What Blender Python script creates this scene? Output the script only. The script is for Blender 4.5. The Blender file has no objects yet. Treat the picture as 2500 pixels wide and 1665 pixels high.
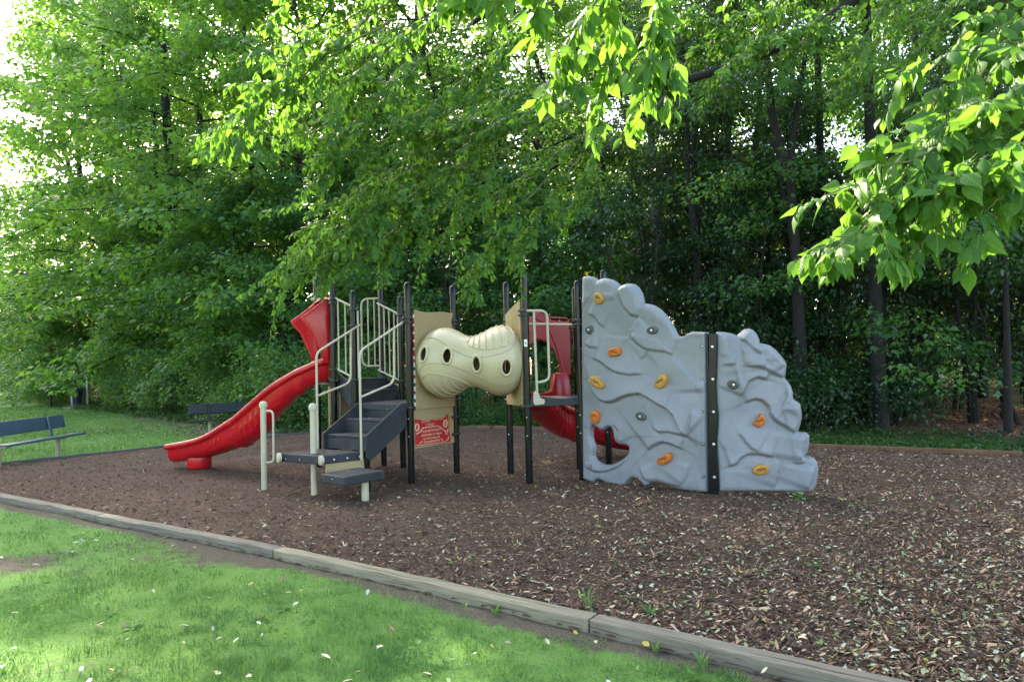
import bpy, math, random
import numpy as np
from mathutils import Vector, Matrix, Euler
from mathutils.geometry import tessellate_polygon

# ------------------------------------------------------------------ camera, sky, sun, exposure
S = bpy.context.scene
C = S.collection
R_ = math.radians
cam_data = bpy.data.cameras.new('camera')
cam = bpy.data.objects.new('camera', cam_data)
C.objects.link(cam)
cam_data.sensor_width = 36.0
cam_data.lens = 36.0 * 1667.0 / 2500.0
cam_data.clip_end = 600
cam_data.clip_start = 0.05
PITCH, ROLL, EYE = math.atan(55.5 / 1667.0), R_(1.45), 1.75
cam.matrix_world = (Matrix.Translation((0, 0, EYE)) @ Matrix.Rotation(R_(90) + PITCH, 4, 'X') @ Matrix.Rotation(-ROLL, 4, 'Z'))
S.camera = cam

SUN_EL, SUN_AZ = R_(36.5), R_(-27.5)            # azimuth measured from +Y (away from the camera) towards +X
w = bpy.data.worlds.new('World')
S.world = w
w.use_nodes = True
nt = w.node_tree
bg = nt.nodes['Background']
sky = nt.nodes.new('ShaderNodeTexSky')
sky.sky_type = 'NISHITA'
sky.sun_disc = False
sky.sun_elevation = SUN_EL
sky.sun_rotation = SUN_AZ
sky.air_density = 1.0
sky.dust_density = 2.5
sky.ozone_density = 1.0
nt.links.new(sky.outputs[0], bg.inputs[0])
bg.inputs[1].default_value = 0.15
sd = bpy.data.lights.new('sun', 'SUN')
sd.energy = 3.6
sd.angle = R_(0.55)
sd.color = (1.0, 0.93, 0.80)
sun = bpy.data.objects.new('sun', sd)
C.objects.link(sun)
sdir = Vector((math.sin(SUN_AZ) * math.cos(SUN_EL), math.cos(SUN_AZ) * math.cos(SUN_EL), math.sin(SUN_EL)))
sun.rotation_euler = sdir.to_track_quat('Z', 'Y').to_euler()
sun.location = sdir * 60
S.view_settings.view_transform = 'Standard'
S.view_settings.look = 'None'
S.view_settings.exposure = 3.0
S.view_settings.use_white_balance = True
S.view_settings.white_balance_temperature = 7200
S.view_settings.white_balance_tint = 8
S.view_settings.gamma = 1.0
S.view_settings.use_curve_mapping = False
S.render.engine = 'CYCLES'
cy = S.cycles
cy.max_bounces = 7
cy.diffuse_bounces = 4
cy.glossy_bounces = 2
cy.transmission_bounces = 4
cy.transparent_max_bounces = 4
cy.use_denoising = True
cy.sample_clamp_indirect = 6.0
cy.caustics_reflective = False
cy.caustics_refractive = False

rng = np.random.default_rng(7)
random.seed(7)

# ------------------------------------------------------------------ helpers
def tag(o, label=None, cat=None, group=None, kind=None):
    if label: o['label'] = label
    if cat: o['category'] = cat
    if group: o['group'] = group
    if kind: o['kind'] = kind
    return o

def empty(name, loc=(0, 0, 0), rz=0.0):
    o = bpy.data.objects.new(name, None)
    o.empty_display_size = 0.2
    o.location = loc
    o.rotation_euler = (0, 0, rz)
    C.objects.link(o)
    return o

def link(name, me, parent=None):
    o = bpy.data.objects.new(name, me)
    C.objects.link(o)
    if parent is not None: o.parent = parent
    return o

def copy_tree(o, parent=None, kids=None):
    c = o.copy()
    C.objects.link(c)
    if parent is not None: c.parent = parent
    for ch in (kids.get(o.name, []) if kids is not None else o.children):
        copy_tree(ch, c, kids)
    return c

def npmesh(name, v, tris, mat, quads=None, smooth=False, attrs=None):
    """v (n,3); tris (m,3); quads (k,4)"""
    me = bpy.data.meshes.new(name)
    v = np.asarray(v, dtype=np.float32)
    tris = np.zeros((0, 3), int) if tris is None else np.asarray(tris, dtype=np.int32)
    quads = np.zeros((0, 4), int) if quads is None else np.asarray(quads, dtype=np.int32)
    nl = len(tris) * 3 + len(quads) * 4
    me.vertices.add(len(v)); me.vertices.foreach_set('co', v.ravel())
    me.loops.add(nl)
    me.loops.foreach_set('vertex_index', np.concatenate([tris.ravel(), quads.ravel()]).astype(np.int32))
    me.polygons.add(len(tris) + len(quads))
    st = np.concatenate([np.arange(len(tris)) * 3, len(tris) * 3 + np.arange(len(quads)) * 4]).astype(np.int32)
    me.polygons.foreach_set('loop_start', st)
    if smooth: me.polygons.foreach_set('use_smooth', np.ones(len(tris) + len(quads), dtype=bool))
    for k, (a, dom) in (attrs or {}).items():
        a = np.asarray(a, dtype=np.float32)
        if a.ndim == 1:
            at = me.attributes.new(k, 'FLOAT', dom); at.data.foreach_set('value', a)
        else:
            at = me.attributes.new(k, 'FLOAT_COLOR', dom)
            at.data.foreach_set('color', np.concatenate([a, np.ones((len(a), 1), np.float32)], 1).ravel())
    me.update(calc_edges=True)
    me.validate()
    if mat is not None: me.materials.append(mat)
    return me

class MB:
    def __init__(self, origin=(0, 0, 0)):
        self.v, self.f, self.o = [], [], Vector(origin)
    def add(self, vs, fs):
        b = len(self.v)
        self.v += [tuple(Vector(p) - self.o) for p in vs]
        self.f += [tuple(i + b for i in f) for f in fs]
    def box(self, c, size, ax=None):
        """centre, full sizes, axes (3 vectors)"""
        c = Vector(c)
        X, Y, Z = [Vector(a) for a in (ax or ((1, 0, 0), (0, 1, 0), (0, 0, 1)))]
        sx, sy, sz = size[0] / 2, size[1] / 2, size[2] / 2
        P = [c + X * (sx * i) + Y * (sy * j) + Z * (sz * k) for k in (-1, 1) for j in (-1, 1) for i in (-1, 1)]
        self.add(P, [(0, 2, 3, 1), (4, 5, 7, 6), (0, 1, 5, 4), (2, 6, 7, 3), (0, 4, 6, 2), (1, 3, 7, 5)])
    def tube(self, pts, r, n=8, cap=True):
        pts = [Vector(p) for p in pts]
        rs = list(r) if hasattr(r, '__len__') else [r] * len(pts)
        ref = None
        rings = []
        for i, p in enumerate(pts):
            t = (pts[min(i + 1, len(pts) - 1)] - pts[max(i - 1, 0)])
            t = t.normalized() if t.length > 1e-9 else Vector((0, 0, 1))
            if ref is None:
                ref = Vector((1, 0, 0)) if abs(t.x) < 0.8 else Vector((0, 1, 0))
            a = (ref - t * ref.dot(t)).normalized()
            b = t.cross(a)
            ref = a
            rings.append([p + (a * math.cos(2 * math.pi * k / n) + b * math.sin(2 * math.pi * k / n)) * rs[i] for k in range(n)])
        vs = [q for ring in rings for q in ring]
        fs = []
        for i in range(len(pts) - 1):
            for k in range(n):
                fs.append((i * n + k, i * n + (k + 1) % n, (i + 1) * n + (k + 1) % n, (i + 1) * n + k))
        if cap:
            fs.append(tuple(reversed(range(n))))
            fs.append(tuple((len(pts) - 1) * n + k for k in range(n)))
        self.add(vs, fs)
    def lathe(self, prof, c, n=20, ax=None):
        """prof [(r,z)], about Z at c (or axes)"""
        c = Vector(c)
        X, Y, Z = [Vector(a) for a in (ax or ((1, 0, 0), (0, 1, 0), (0, 0, 1)))]
        vs, fs = [], []
        for r, z in prof:
            for k in range(n):
                a = 2 * math.pi * k / n
                vs.append(c + X * (r * math.cos(a)) + Y * (r * math.sin(a)) + Z * z)
        for i in range(len(prof) - 1):
            for k in range(n):
                fs.append((i * n + k, i * n + (k + 1) % n, (i + 1) * n + (k + 1) % n, (i + 1) * n + k))
        fs.append(tuple(reversed(range(n))))
        fs.append(tuple((len(prof) - 1) * n + k for k in range(n)))
        self.add(vs, fs)
    def plate(self, loops, c, U, V, N, th, bev=0.0):
        """polygon (first loop) with holes, in plane (c,U,V), thickness th along N; loops of (u,v)"""
        c, U, V, N = Vector(c), Vector(U), Vector(V), Vector(N)
        tri = tessellate_polygon([[Vector((p[0], p[1], 0)) for p in l] for l in loops])
        flat = [p for l in loops for p in l]
        n = len(flat)
        vs = [c + U * p[0] + V * p[1] + N * (th / 2) for p in flat] + [c + U * p[0] + V * p[1] - N * (th / 2) for p in flat]
        fs = [tuple(t) for t in tri] + [tuple(i + n for i in reversed(t)) for t in tri]
        b = 0
        for l in loops:
            m = len(l)
            for k in range(m):
                fs.append((b + k, b + (k + 1) % m, b + (k + 1) % m + n, b + k + n))
            b += m
        self.add(vs, fs)
    def prism(self, poly, z0, z1):
        """horizontal polygon between z0 and z1"""
        n = len(poly)
        vs = [(p[0], p[1], z0) for p in poly] + [(p[0], p[1], z1) for p in poly]
        fs = [tuple(reversed(range(n))), tuple(range(n, 2 * n))] + [(k, (k + 1) % n, (k + 1) % n + n, k + n) for k in range(n)]
        self.add(vs, fs)
    def mesh(self, name, mat, smooth=False, bevel=0.0, segs=2):
        me = bpy.data.meshes.new(name)
        me.from_pydata(self.v, [], self.f)
        import bmesh
        bm = bmesh.new(); bm.from_mesh(me)
        bmesh.ops.recalc_face_normals(bm, faces=bm.faces)
        if bevel > 0:
            ed = [e for e in bm.edges if len(e.link_faces) == 2 and e.calc_face_angle(0) > 0.6]
            if ed:
                bmesh.ops.bevel(bm, geom=ed, offset=bevel, segments=segs, affect='EDGES', profile=0.5, clamp_overlap=True)
        if smooth:
            for f in bm.faces: f.smooth = True
            for e in bm.edges:
                if len(e.link_faces) == 2 and e.calc_face_angle(0) > 0.7: e.smooth = False
        bm.to_mesh(me); bm.free()
        me.materials.append(mat)
        return me
    def build(self, name, mat, parent=None, smooth=False, bevel=0.0, segs=2):
        return link(name, self.mesh(name, mat, smooth, bevel, segs), parent)

def bez(p0, p1, p2, p3, n):
    p0, p1, p2, p3 = map(Vector, (p0, p1, p2, p3))
    out = []
    for i in range(n):
        t = i / (n - 1)
        out.append(p0 * (1 - t) ** 3 + p1 * (3 * t * (1 - t) ** 2) + p2 * (3 * t * t * (1 - t)) + p3 * t ** 3)
    return out

def rounded(pts, rad, n=6):
    """polyline with rounded corners"""
    pts = [Vector(p) for p in pts]
    out = [pts[0]]
    for i in range(1, len(pts) - 1):
        a, b, c = pts[i - 1], pts[i], pts[i + 1]
        d1, d2 = (a - b), (c - b)
        k = min(rad, d1.length * .49, d2.length * .49)
        q0, q1 = b + d1.normalized() * k, b + d2.normalized() * k
        for j in range(n + 1):
            t = j / n
            out.append(q0 * (1 - t) ** 2 + b * (2 * t * (1 - t)) + q1 * t * t)
    out.append(pts[-1])
    return out

# ------------------------------------------------------------------ materials
def mk(name):
    m = bpy.data.materials.new(name)
    m.use_nodes = True
    nt = m.node_tree
    return m, nt, nt.nodes['Principled BSDF']

def N(nt, t, **kw):
    n = nt.nodes.new(t)
    for k, v in kw.items():
        if hasattr(n, k): setattr(n, k, v)
        else: n.inputs[k].default_value = v
    return n

def ramp(nt, fac, stops, interp='LINEAR'):
    r = nt.nodes.new('ShaderNodeValToRGB')
    r.color_ramp.interpolation = interp
    while len(r.color_ramp.elements) < len(stops): r.color_ramp.elements.new(0.5)
    for e, (p, c) in zip(r.color_ramp.elements, stops):
        e.position = p; e.color = (*c, 1)
    nt.links.new(fac, r.inputs[0])
    return r.outputs[0]

def noise(nt, scale, detail=4, rough=.55, vec=None, out='Fac'):
    n = N(nt, 'ShaderNodeTexNoise')
    n.inputs['Scale'].default_value = scale
    n.inputs['Detail'].default_value = detail
    n.inputs['Roughness'].default_value = rough
    if vec is None:
        tc = nt.nodes.new('ShaderNodeTexCoord'); vec = tc.outputs['Object']
    nt.links.new(vec, n.inputs['Vector'])
    return n.outputs[out]

def bump(nt, b, h, strength=.3, dist=.01):
    n = nt.nodes.new('ShaderNodeBump')
    n.inputs['Strength'].default_value = strength
    n.inputs['Distance'].default_value = dist
    nt.links.new(h, n.inputs['Height'])
    nt.links.new(n.outputs[0], b.inputs['Normal'])

def plain(name, col, rough=.5, var=.12, scale=6, bumps=0.08, metal=0.0, coat=0.0, spec=.5, dirt=None):
    m, nt, b = mk(name)
    f = noise(nt, scale, 5, .6)
    d = [max(0, c * (1 - var)) for c in col]
    l = [min(1, c * (1 + var)) for c in col]
    colr = ramp(nt, f, [(.3, d), (.7, l)])
    if dirt:
        f3 = noise(nt, scale * .45 + 1, 7, .7)
        mx = N(nt, 'ShaderNodeMix', data_type='RGBA')
        rr = ramp(nt, f3, [(.52, (0, 0, 0)), (.75, (.55, .55, .55))])
        nt.links.new(rr, mx.inputs[0]); nt.links.new(colr, mx.inputs[6])
        mx.inputs[7].default_value = (*dirt, 1)
        colr = mx.outputs[2]
    nt.links.new(colr, b.inputs['Base Color'])
    f2 = noise(nt, scale * 7, 3, .6)
    r = N(nt, 'ShaderNodeMapRange')
    nt.links.new(f2, r.inputs[0])
    r.inputs[3].default_value = max(.05, rough - .09); r.inputs[4].default_value = min(1, rough + .09)
    nt.links.new(r.outputs[0], b.inputs['Roughness'])
    b.inputs['Metallic'].default_value = metal
    b.inputs['Specular IOR Level'].default_value = spec
    b.inputs['Coat Weight'].default_value = coat
    if bumps: bump(nt, b, noise(nt, 90, 3, .6), bumps, .004)
    return m

def leafmat(name, dark, light, trans, mixf=.45, rough=.4, tint='attr', spec=.35):
    m, nt, b = mk(name)
    out = nt.nodes['Material Output']
    if tint == 'attr':
        a = N(nt, 'ShaderNodeAttribute', attribute_name='tint'); fac = a.outputs['Fac']
    else:
        a = nt.nodes.new('ShaderNodeObjectInfo'); fac = a.outputs['Random']
    col = ramp(nt, fac, [(0, dark), (1, light)])
    nt.links.new(col, b.inputs['Base Color'])
    b.inputs['Roughness'].default_value = rough
    b.inputs['Specular IOR Level'].default_value = spec
    t = nt.nodes.new('ShaderNodeBsdfTranslucent')
    tc = ramp(nt, fac, [(0, tuple(c * .7 for c in trans)), (1, trans)])
    nt.links.new(tc, t.inputs[0])
    mix = nt.nodes.new('ShaderNodeMixShader')
    mix.inputs[0].default_value = mixf
    nt.links.new(b.outputs[0], mix.inputs[1]); nt.links.new(t.outputs[0], mix.inputs[2])
    nt.links.new(mix.outputs[0], out.inputs[0])
    return m

M = {}
M['black'] = plain('black_powder_coat', (.006, .0065, .008), .22, .15, 4, 0, spec=.32)
M['clamp'] = plain('black_cast_clamp', (.014, .014, .015), .4, .3, 9, .15)
M['beige'] = plain('beige_powder_coat', (.43, .385, .285), .40, .07, 5, .06, spec=.35, dirt=(.31, .27, .19))
M['slate'] = plain('slate_vinyl', (.027, .029, .036), .55, .25, 7, .35, spec=.3, dirt=(.065, .055, .045))
M['red'] = plain('red_plastic', (.47, .006, .014), .30, .10, 3, .04, coat=.15, dirt=(.42, .010, .016))
M['shadered'] = plain('shaded_red_plastic', (.27, .006, .012), .34, .10, 3, .04)  # second slide: red darkened to carry the shade around the deck
M['dullred'] = plain('red_panel', (.42, .012, .018), .45, .12, 4, .08)
M['tan'] = plain('tan_panel', (.33, .25, .125), .5, .07, 3, .12, dirt=(.27, .20, .10))
M['cream'] = plain('cream_plastic', (.46, .39, .24), .36, .05, 2.5, .06, dirt=(.39, .32, .18))
M['creamseam'] = plain('seam_shade', (.25, .21, .13), .6, .1)
M['wall'] = plain('grey_rock_plastic', (.196, .202, .222), .47, .10, 2.4, .30, dirt=(.150, .168, .160))
M['orange'] = plain('orange_hold', (.55, .145, .022), .5, .10, 12, .3)
M['amber'] = plain('amber_hold', (.47, .235, .05), .5, .12, 12, .3)
M['greyhold'] = plain('grey_hold', (.08, .084, .08), .65, .2, 15, .4)
M['slot'] = plain('dark_slot', (.05, .03, .02), .7, .1)
M['steel'] = plain('steel_bolt', (.62, .63, .64), .3, .1, 30, 0, metal=.8)
M['white'] = plain('white_label', (.75, .75, .72), .5, .05)
M['ink'] = plain('dark_ink', (.03, .03, .03), .6, .1)
M['bench'] = plain('black_green_bench', (.006, .010, .011), .42, .2, 5, .04, spec=.25)
M['benchsky'] = plain('sky_tinted_bench', (.055, .095, .125), .30, .15, 5, .04, spec=.6)  # left bench: sky reflection put into the colour as blue-grey
M['pedestal'] = plain('galvanised_leg', (.30, .25, .19), .55, .2, 8, .15)
M['navy'] = plain('navy_can', (.022, .028, .075), .38, .2, 5, .08)
M['bag'] = plain('black_bag', (.008, .009, .009), .45, .3, 9, .3)
M['palepost'] = plain('pale_post', (.50, .50, .47), .5, .08, 8, .1)
M['concrete'] = plain('concrete', (.30, .28, .24), .85, .18, 8, .5)
M['orangewhite'] = plain('orange_litter', (.55, .15, .06), .7, .2)

def wood(name, a, b_, scale=1.0):
    m, nt, b = mk(name)
    tc = nt.nodes.new('ShaderNodeTexCoord')
    mp = nt.nodes.new('ShaderNodeMapping')
    mp.inputs['Scale'].default_value = (1.2 * scale, 26 * scale, 26 * scale)
    nt.links.new(tc.outputs['Object'], mp.inputs[0])
    f = noise(nt, 2.2, 8, .7, mp.outputs[0])
    g = noise(nt, 1.7, 5, .6)
    col = ramp(nt, f, [(.25, a), (.75, b_)])
    mx = N(nt, 'ShaderNodeMix', data_type='RGBA', blend_type='MULTIPLY')
    mx.inputs[0].default_value = .55
    nt.links.new(col, mx.inputs[6])
    nt.links.new(ramp(nt, g, [(.3, (.5, .47, .43)), (.7, (1, 1, 1))]), mx.inputs[7])
    nt.links.new(mx.outputs[2], b.inputs['Base Color'])
    b.inputs['Roughness'].default_value = .85
    mp2 = nt.nodes.new('ShaderNodeMapping'); mp2.inputs['Scale'].default_value = (.9 * scale, 34 * scale, 34 * scale)
    nt.links.new(tc.outputs['Object'], mp2.inputs[0])
    ck = ramp(nt, noise(nt, 1.6, 3, .5, mp2.outputs[0]), [(.36, (.12, .10, .08)), (.41, (1, 1, 1))])
    m3 = N(nt, 'ShaderNodeMix', data_type='RGBA', blend_type='MULTIPLY'); m3.inputs[0].default_value = .75
    nt.links.new(mx.outputs[2], m3.inputs[6]); nt.links.new(ck, m3.inputs[7]); nt.links.new(m3.outputs[2], b.inputs['Base Color'])
    bump(nt, b, f, .7, .008)
    return m
M['timber'] = wood('weathered_timber', (.085, .068, .048), (.245, .222, .175))
M['timbery'] = wood('yellowish_timber', (.15, .125, .075), (.30, .27, .19))
M['edging'] = wood('dark_edging', (.045, .045, .045), (.10, .10, .10))
M['edgingbrown'] = wood('brown_edging', (.10, .05, .025), (.22, .11, .06))

def bark(name, a, b_):
    m, nt, b = mk(name)
    tc = nt.nodes.new('ShaderNodeTexCoord')
    mp = nt.nodes.new('ShaderNodeMapping')
    mp.inputs['Scale'].default_value = (9, 9, 1.8)
    nt.links.new(tc.outputs['Object'], mp.inputs[0])
    f = noise(nt, 2.5, 7, .7, mp.outputs[0])
    nt.links.new(ramp(nt, f, [(.3, a), (.72, b_)]), b.inputs['Base Color'])
    b.inputs['Roughness'].default_value = .9
    bump(nt, b, f, .8, .03)
    return m
M['bark'] = bark('dark_bark', (.005, .0045, .004), (.017, .0145, .012))
M['barkpale'] = bark('pale_bark', (.07, .068, .058), (.19, .185, .165))
M['twig'] = bark('green_twig', (.07, .09, .03), (.14, .17, .06))

M['leaf_far'] = leafmat('leaf_maple', (.040, .125, .052), (.100, .220, .055), (.24, .47, .05), .50, .42)
M['leaf_mid'] = leafmat('leaf_understory', (.034, .105, .042), (.078, .180, .050), (.18, .38, .035), .46, .38)
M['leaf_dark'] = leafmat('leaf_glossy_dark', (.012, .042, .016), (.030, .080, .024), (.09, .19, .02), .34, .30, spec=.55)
M['leaf_shrub'] = leafmat('leaf_shrub', (.042, .12, .044), (.10, .205, .056), (.19, .37, .035), .44, .42)
M['leaf_sun'] = leafmat('leaf_bright', (.05, .13, .02), (.10, .19, .028), (.30, .42, .03), .5, .45)
M['leaf_near'] = leafmat('leaf_near', (.034, .115, .026), (.080, .18, .034), (.18, .39, .035), .5, .5, 'attr', .2)
M['leaf_part'] = leafmat('leaf_near_single', (.034, .115, .024), (.095, .20, .034), (.185, .40, .035), .5, .48, 'obj', .22)
def add_veins(m):
    nt = m.node_tree
    b = nt.nodes['Principled BSDF']
    tc = nt.nodes.new('ShaderNodeTexCoord'); sp_ = nt.nodes.new('ShaderNodeSeparateXYZ')
    nt.links.new(tc.outputs['Object'], sp_.inputs[0])
    ab = N(nt, 'ShaderNodeMath', operation='ABSOLUTE'); nt.links.new(sp_.outputs[0], ab.inputs[0])
    k = N(nt, 'ShaderNodeMath', operation='MULTIPLY_ADD'); nt.links.new(ab.outputs[0], k.inputs[0]); k.inputs[1].default_value = -.9; nt.links.new(sp_.outputs[1], k.inputs[2])
    s_ = N(nt, 'ShaderNodeMath', operation='MULTIPLY'); nt.links.new(k.outputs[0], s_.inputs[0]); s_.inputs[1].default_value = 52
    sn = N(nt, 'ShaderNodeMath', operation='SINE'); nt.links.new(s_.outputs[0], sn.inputs[0])
    bump(nt, b, sn.outputs[0], .16, .010)
    mid = ramp(nt, ab.outputs[0], [(.006, (1, 1, 1)), (.022, (0, 0, 0))])
    vein = ramp(nt, sn.outputs[0], [(.0, (0, 0, 0)), (.93, (0, 0, 0)), (1.0, (.35, .35, .35))])
    ad = N(nt, 'ShaderNodeMix', data_type='RGBA', blend_type='LIGHTEN'); ad.inputs[0].default_value = 1
    nt.links.new(mid, ad.inputs[6]); nt.links.new(vein, ad.inputs[7])
    src = b.inputs['Base Color'].links[0].from_socket
    mx = N(nt, 'ShaderNodeMix', data_type='RGBA'); nt.links.new(ad.outputs[2], mx.inputs[0]); nt.links.new(src, mx.inputs[6]); mx.inputs[7].default_value = (.17, .27, .07, 1)
    # blotches and age spots
    f = noise(nt, 9, 4, .7)
    m2 = N(nt, 'ShaderNodeMix', data_type='RGBA', blend_type='MULTIPLY'); m2.inputs[0].default_value = .6
    nt.links.new(mx.outputs[2], m2.inputs[6]); nt.links.new(ramp(nt, f, [(.3, (.7, .8, .7)), (.6, (1, 1, 1)), (.8, (1.15, 1.05, .8))]), m2.inputs[7])
    nt.links.new(m2.outputs[2], b.inputs['Base Color'])
add_veins(M['leaf_part'])
M['grass'] = leafmat('grass_blade', (.052, .150, .044), (.165, .280, .076), (.15, .30, .05), .36, .55, spec=.2)
M['groundcover'] = leafmat('ground_cover', (.018, .06, .02), (.05, .12, .03), (.09, .19, .02), .35, .42)

def colattr(name, rough=.8, transl=0.0):
    m, nt, b = mk(name)
    a = N(nt, 'ShaderNodeAttribute', attribute_name='col')
    nt.links.new(a.outputs['Color'], b.inputs['Base Color'])
    b.inputs['Roughness'].default_value = rough
    b.inputs['Specular IOR Level'].default_value = .25
    return m
M['chips'] = colattr('wood_chips', .9)
M['litter'] = colattr('fallen_leaf', .6)

def mulchmat():
    m, nt, b = mk('mulch')
    f = noise(nt, 42, 6, .75)
    g = noise(nt, 1.1, 4, .6)
    h = noise(nt, 210, 2, .6)
    c = ramp(nt, f, [(.30, (.042, .027, .019)), (.52, (.125, .083, .060)), (.70, (.225, .158, .115))])
    mx = N(nt, 'ShaderNodeMix', data_type='RGBA', blend_type='MULTIPLY'); mx.inputs[0].default_value = .6
    nt.links.new(c, mx.inputs[6])
    nt.links.new(ramp(nt, g, [(.3, (.75, .62, .55)), (.7, (1.15, 1.08, 1.1))]), mx.inputs[7])
    nt.links.new(mx.outputs[2], b.inputs['Base Color'])
    b.inputs['Roughness'].default_value = .95
    b.inputs['Specular IOR Level'].default_value = .15
    ad = N(nt, 'ShaderNodeMath', operation='ADD')
    nt.links.new(f, ad.inputs[0]); nt.links.new(h, ad.inputs[1])
    bump(nt, b, ad.outputs[0], .9, .02)
    return m
M['mulch'] = mulchmat()

def lawnmat():
    m, nt, b = mk('lawn_turf')
    a = N(nt, 'ShaderNodeAttribute', attribute_name='dirt')
    f = noise(nt, 60, 5, .7)
    g = noise(nt, .55, 5, .6)
    f2 = noise(nt, 9, 5, .7)
    green = ramp(nt, f, [(.25, (.055, .125, .038)), (.5, (.115, .225, .06)), (.75, (.19, .29, .085))])
    mx = N(nt, 'ShaderNodeMix', data_type='RGBA', blend_type='MULTIPLY'); mx.inputs[0].default_value = .8
    nt.links.new(green, mx.inputs[6])
    nt.links.new(ramp(nt, g, [(.3, (.72, .9, .85)), (.7, (1.25, 1.1, .85))]), mx.inputs[7])
    dirt = ramp(nt, f, [(.3, (.06, .05, .038)), (.7, (.155, .128, .098))])
    ad = N(nt, 'ShaderNodeMath', operation='MULTIPLY_ADD')
    nt.links.new(f2, ad.inputs[0]); ad.inputs[1].default_value = .9
    nt.links.new(a.outputs['Fac'], ad.inputs[2])
    k = ramp(nt, ad.outputs[0], [(.72, (0, 0, 0)), (.95, (1, 1, 1))])
    m2 = N(nt, 'ShaderNodeMix', data_type='RGBA')
    nt.links.new(k, m2.inputs[0]); nt.links.new(mx.outputs[2], m2.inputs[6]); nt.links.new(dirt, m2.inputs[7])
    nt.links.new(m2.outputs[2], b.inputs['Base Color'])
    b.inputs['Roughness'].default_value = .9
    b.inputs['Specular IOR Level'].default_value = .1
    bump(nt, b, f, .8, .03)
    return m
M['lawn'] = lawnmat()

def floormat():
    m, nt, b = mk('forest_floor')
    f = noise(nt, 14, 8, .75)
    g = noise(nt, .4, 4, .6)
    c = ramp(nt, f, [(.3, (.05, .024, .014)), (.5, (.15, .062, .034)), (.72, (.30, .135, .08))])
    mx = N(nt, 'ShaderNodeMix', data_type='RGBA'); 
    nt.links.new(ramp(nt, g, [(.5, (0, 0, 0)), (.62, (.8, .8, .8))]), mx.inputs[0])
    nt.links.new(c, mx.inputs[6]); mx.inputs[7].default_value = (.035, .06, .02, 1)
    nt.links.new(mx.outputs[2], b.inputs['Base Color'])
    b.inputs['Roughness'].default_value = .95
    bump(nt, b, f, .9, .04)
    return m
M['floor'] = floormat()

# ------------------------------------------------------------------ the setting: ground, lawn, mulch
EDGE = [(-120, 150), (-70, 96), (-45, 62), (-29, 43.5), (-23, 36.6), (-17, 31), (-12.5, 26), (-9, 22.3), (-5.2, 18.9)]   # lawn / wood edge
KF = [(-12.4, 13.05), (-7.75, 9.98), (-5.02, 8.19), (-2.28, 6.42), (0.45, 4.50), (3.2, 2.50), (6.0, 0.45)]               # near kerb, lawn side
KB = [(-12.6, 10.8), (-10.09, 13.44), (-7.91, 15.93), (-5.55, 18.18), (-2.9, 18.5), (-0.6, 18.3), (2.2, 16.6), (3.9, 14.8), (5.56, 12.78), (8.25, 11.14), (12.0, 8.6)]

def seg_dist(P, poly):
    """distance of points P (n,2) to an open polyline, and the signed side of the nearest segment (left +)"""
    best = np.full(len(P), 1e9); side = np.zeros(len(P))
    for a, b in zip(poly[:-1], poly[1:]):
        a = np.array(a, float); b = np.array(b, float); d = b - a
        t = np.clip(((P - a) @ d) / (d @ d), 0, 1)
        q = a + t[:, None] * d
        r = P - q
        dist = np.hypot(r[:, 0], r[:, 1])
        s = d[0] * r[:, 1] - d[1] * r[:, 0]
        m = dist < best
        best[m] = dist[m]; side[m] = np.sign(s[m])
    return best, side

def inside(P, poly):
    x, y = P[:, 0], P[:, 1]
    r = np.zeros(len(P), bool)
    n = len(poly)
    for i in range(n):
        x0, y0 = poly[i]; x1, y1 = poly[(i + 1) % n]
        if y0 == y1: continue
        c = ((y0 > y) != (y1 > y)) & (x < (x1 - x0) * (y - y0) / (y1 - y0) + x0)
        r ^= c
    return r

def vnoise(P, sc, seed=0, octaves=3):
    """smooth value noise on points (n,2), about -1..1"""
    out = np.zeros(len(P)); amp = 1.0; tot = 0
    for o in range(octaves):
        g = np.random.default_rng(seed + o * 17).random((64, 64)) * 2 - 1
        q = P / sc * (2 ** o) + 1000
        i = np.floor(q).astype(int); f = q - i; f = f * f * (3 - 2 * f)
        i0, i1 = i % 64, (i + 1) % 64
        v = (g[i0[:, 0], i0[:, 1]] * (1 - f[:, 0]) + g[i1[:, 0], i0[:, 1]] * f[:, 0]) * (1 - f[:, 1]) + \
            (g[i0[:, 0], i1[:, 1]] * (1 - f[:, 0]) + g[i1[:, 0], i1[:, 1]] * f[:, 0]) * f[:, 1]
        out += v * amp; tot += amp; amp *= .5
    return out / tot

def grid_sheet(name, xs, ys, zf, keep, mat, attrs=None):
    X, Y = np.meshgrid(xs, ys)
    P = np.stack([X.ravel(), Y.ravel()], 1)
    nx, ny = len(xs), len(ys)
    idx = np.arange(nx * ny).reshape(ny, nx)
    q = np.stack([idx[:-1, :-1].ravel(), idx[:-1, 1:].ravel(), idx[1:, 1:].ravel(), idx[1:, :-1].ravel()], 1)
    ctr = P[q].mean(1)
    q = q[keep(ctr)]
    used, inv = np.unique(q, return_inverse=True)
    P = P[used]; q = inv.reshape(-1, 4)
    z = zf(P)
    at = {k: (f(P), 'POINT') for k, f in (attrs or {}).items()}
    me = npmesh(name, np.column_stack([P, z]), None, mat, quads=q, smooth=True, attrs=at)
    return link(name, me)

LAWN = EDGE + [(-4.6, 18.0), (-2, 17), (12, 8), (16, -12), (-120, -30)]
BED = KF[1:] + [(12, 0.2)] + KB[::-1][:-1] + [(-12.6, 10.8), (-12.4, 13.05)]
BED = [(-13.5, 13.4)] + KF[1:] + [(14, -5), (14, 7.2)] + KB[::-1][:-1]

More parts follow.
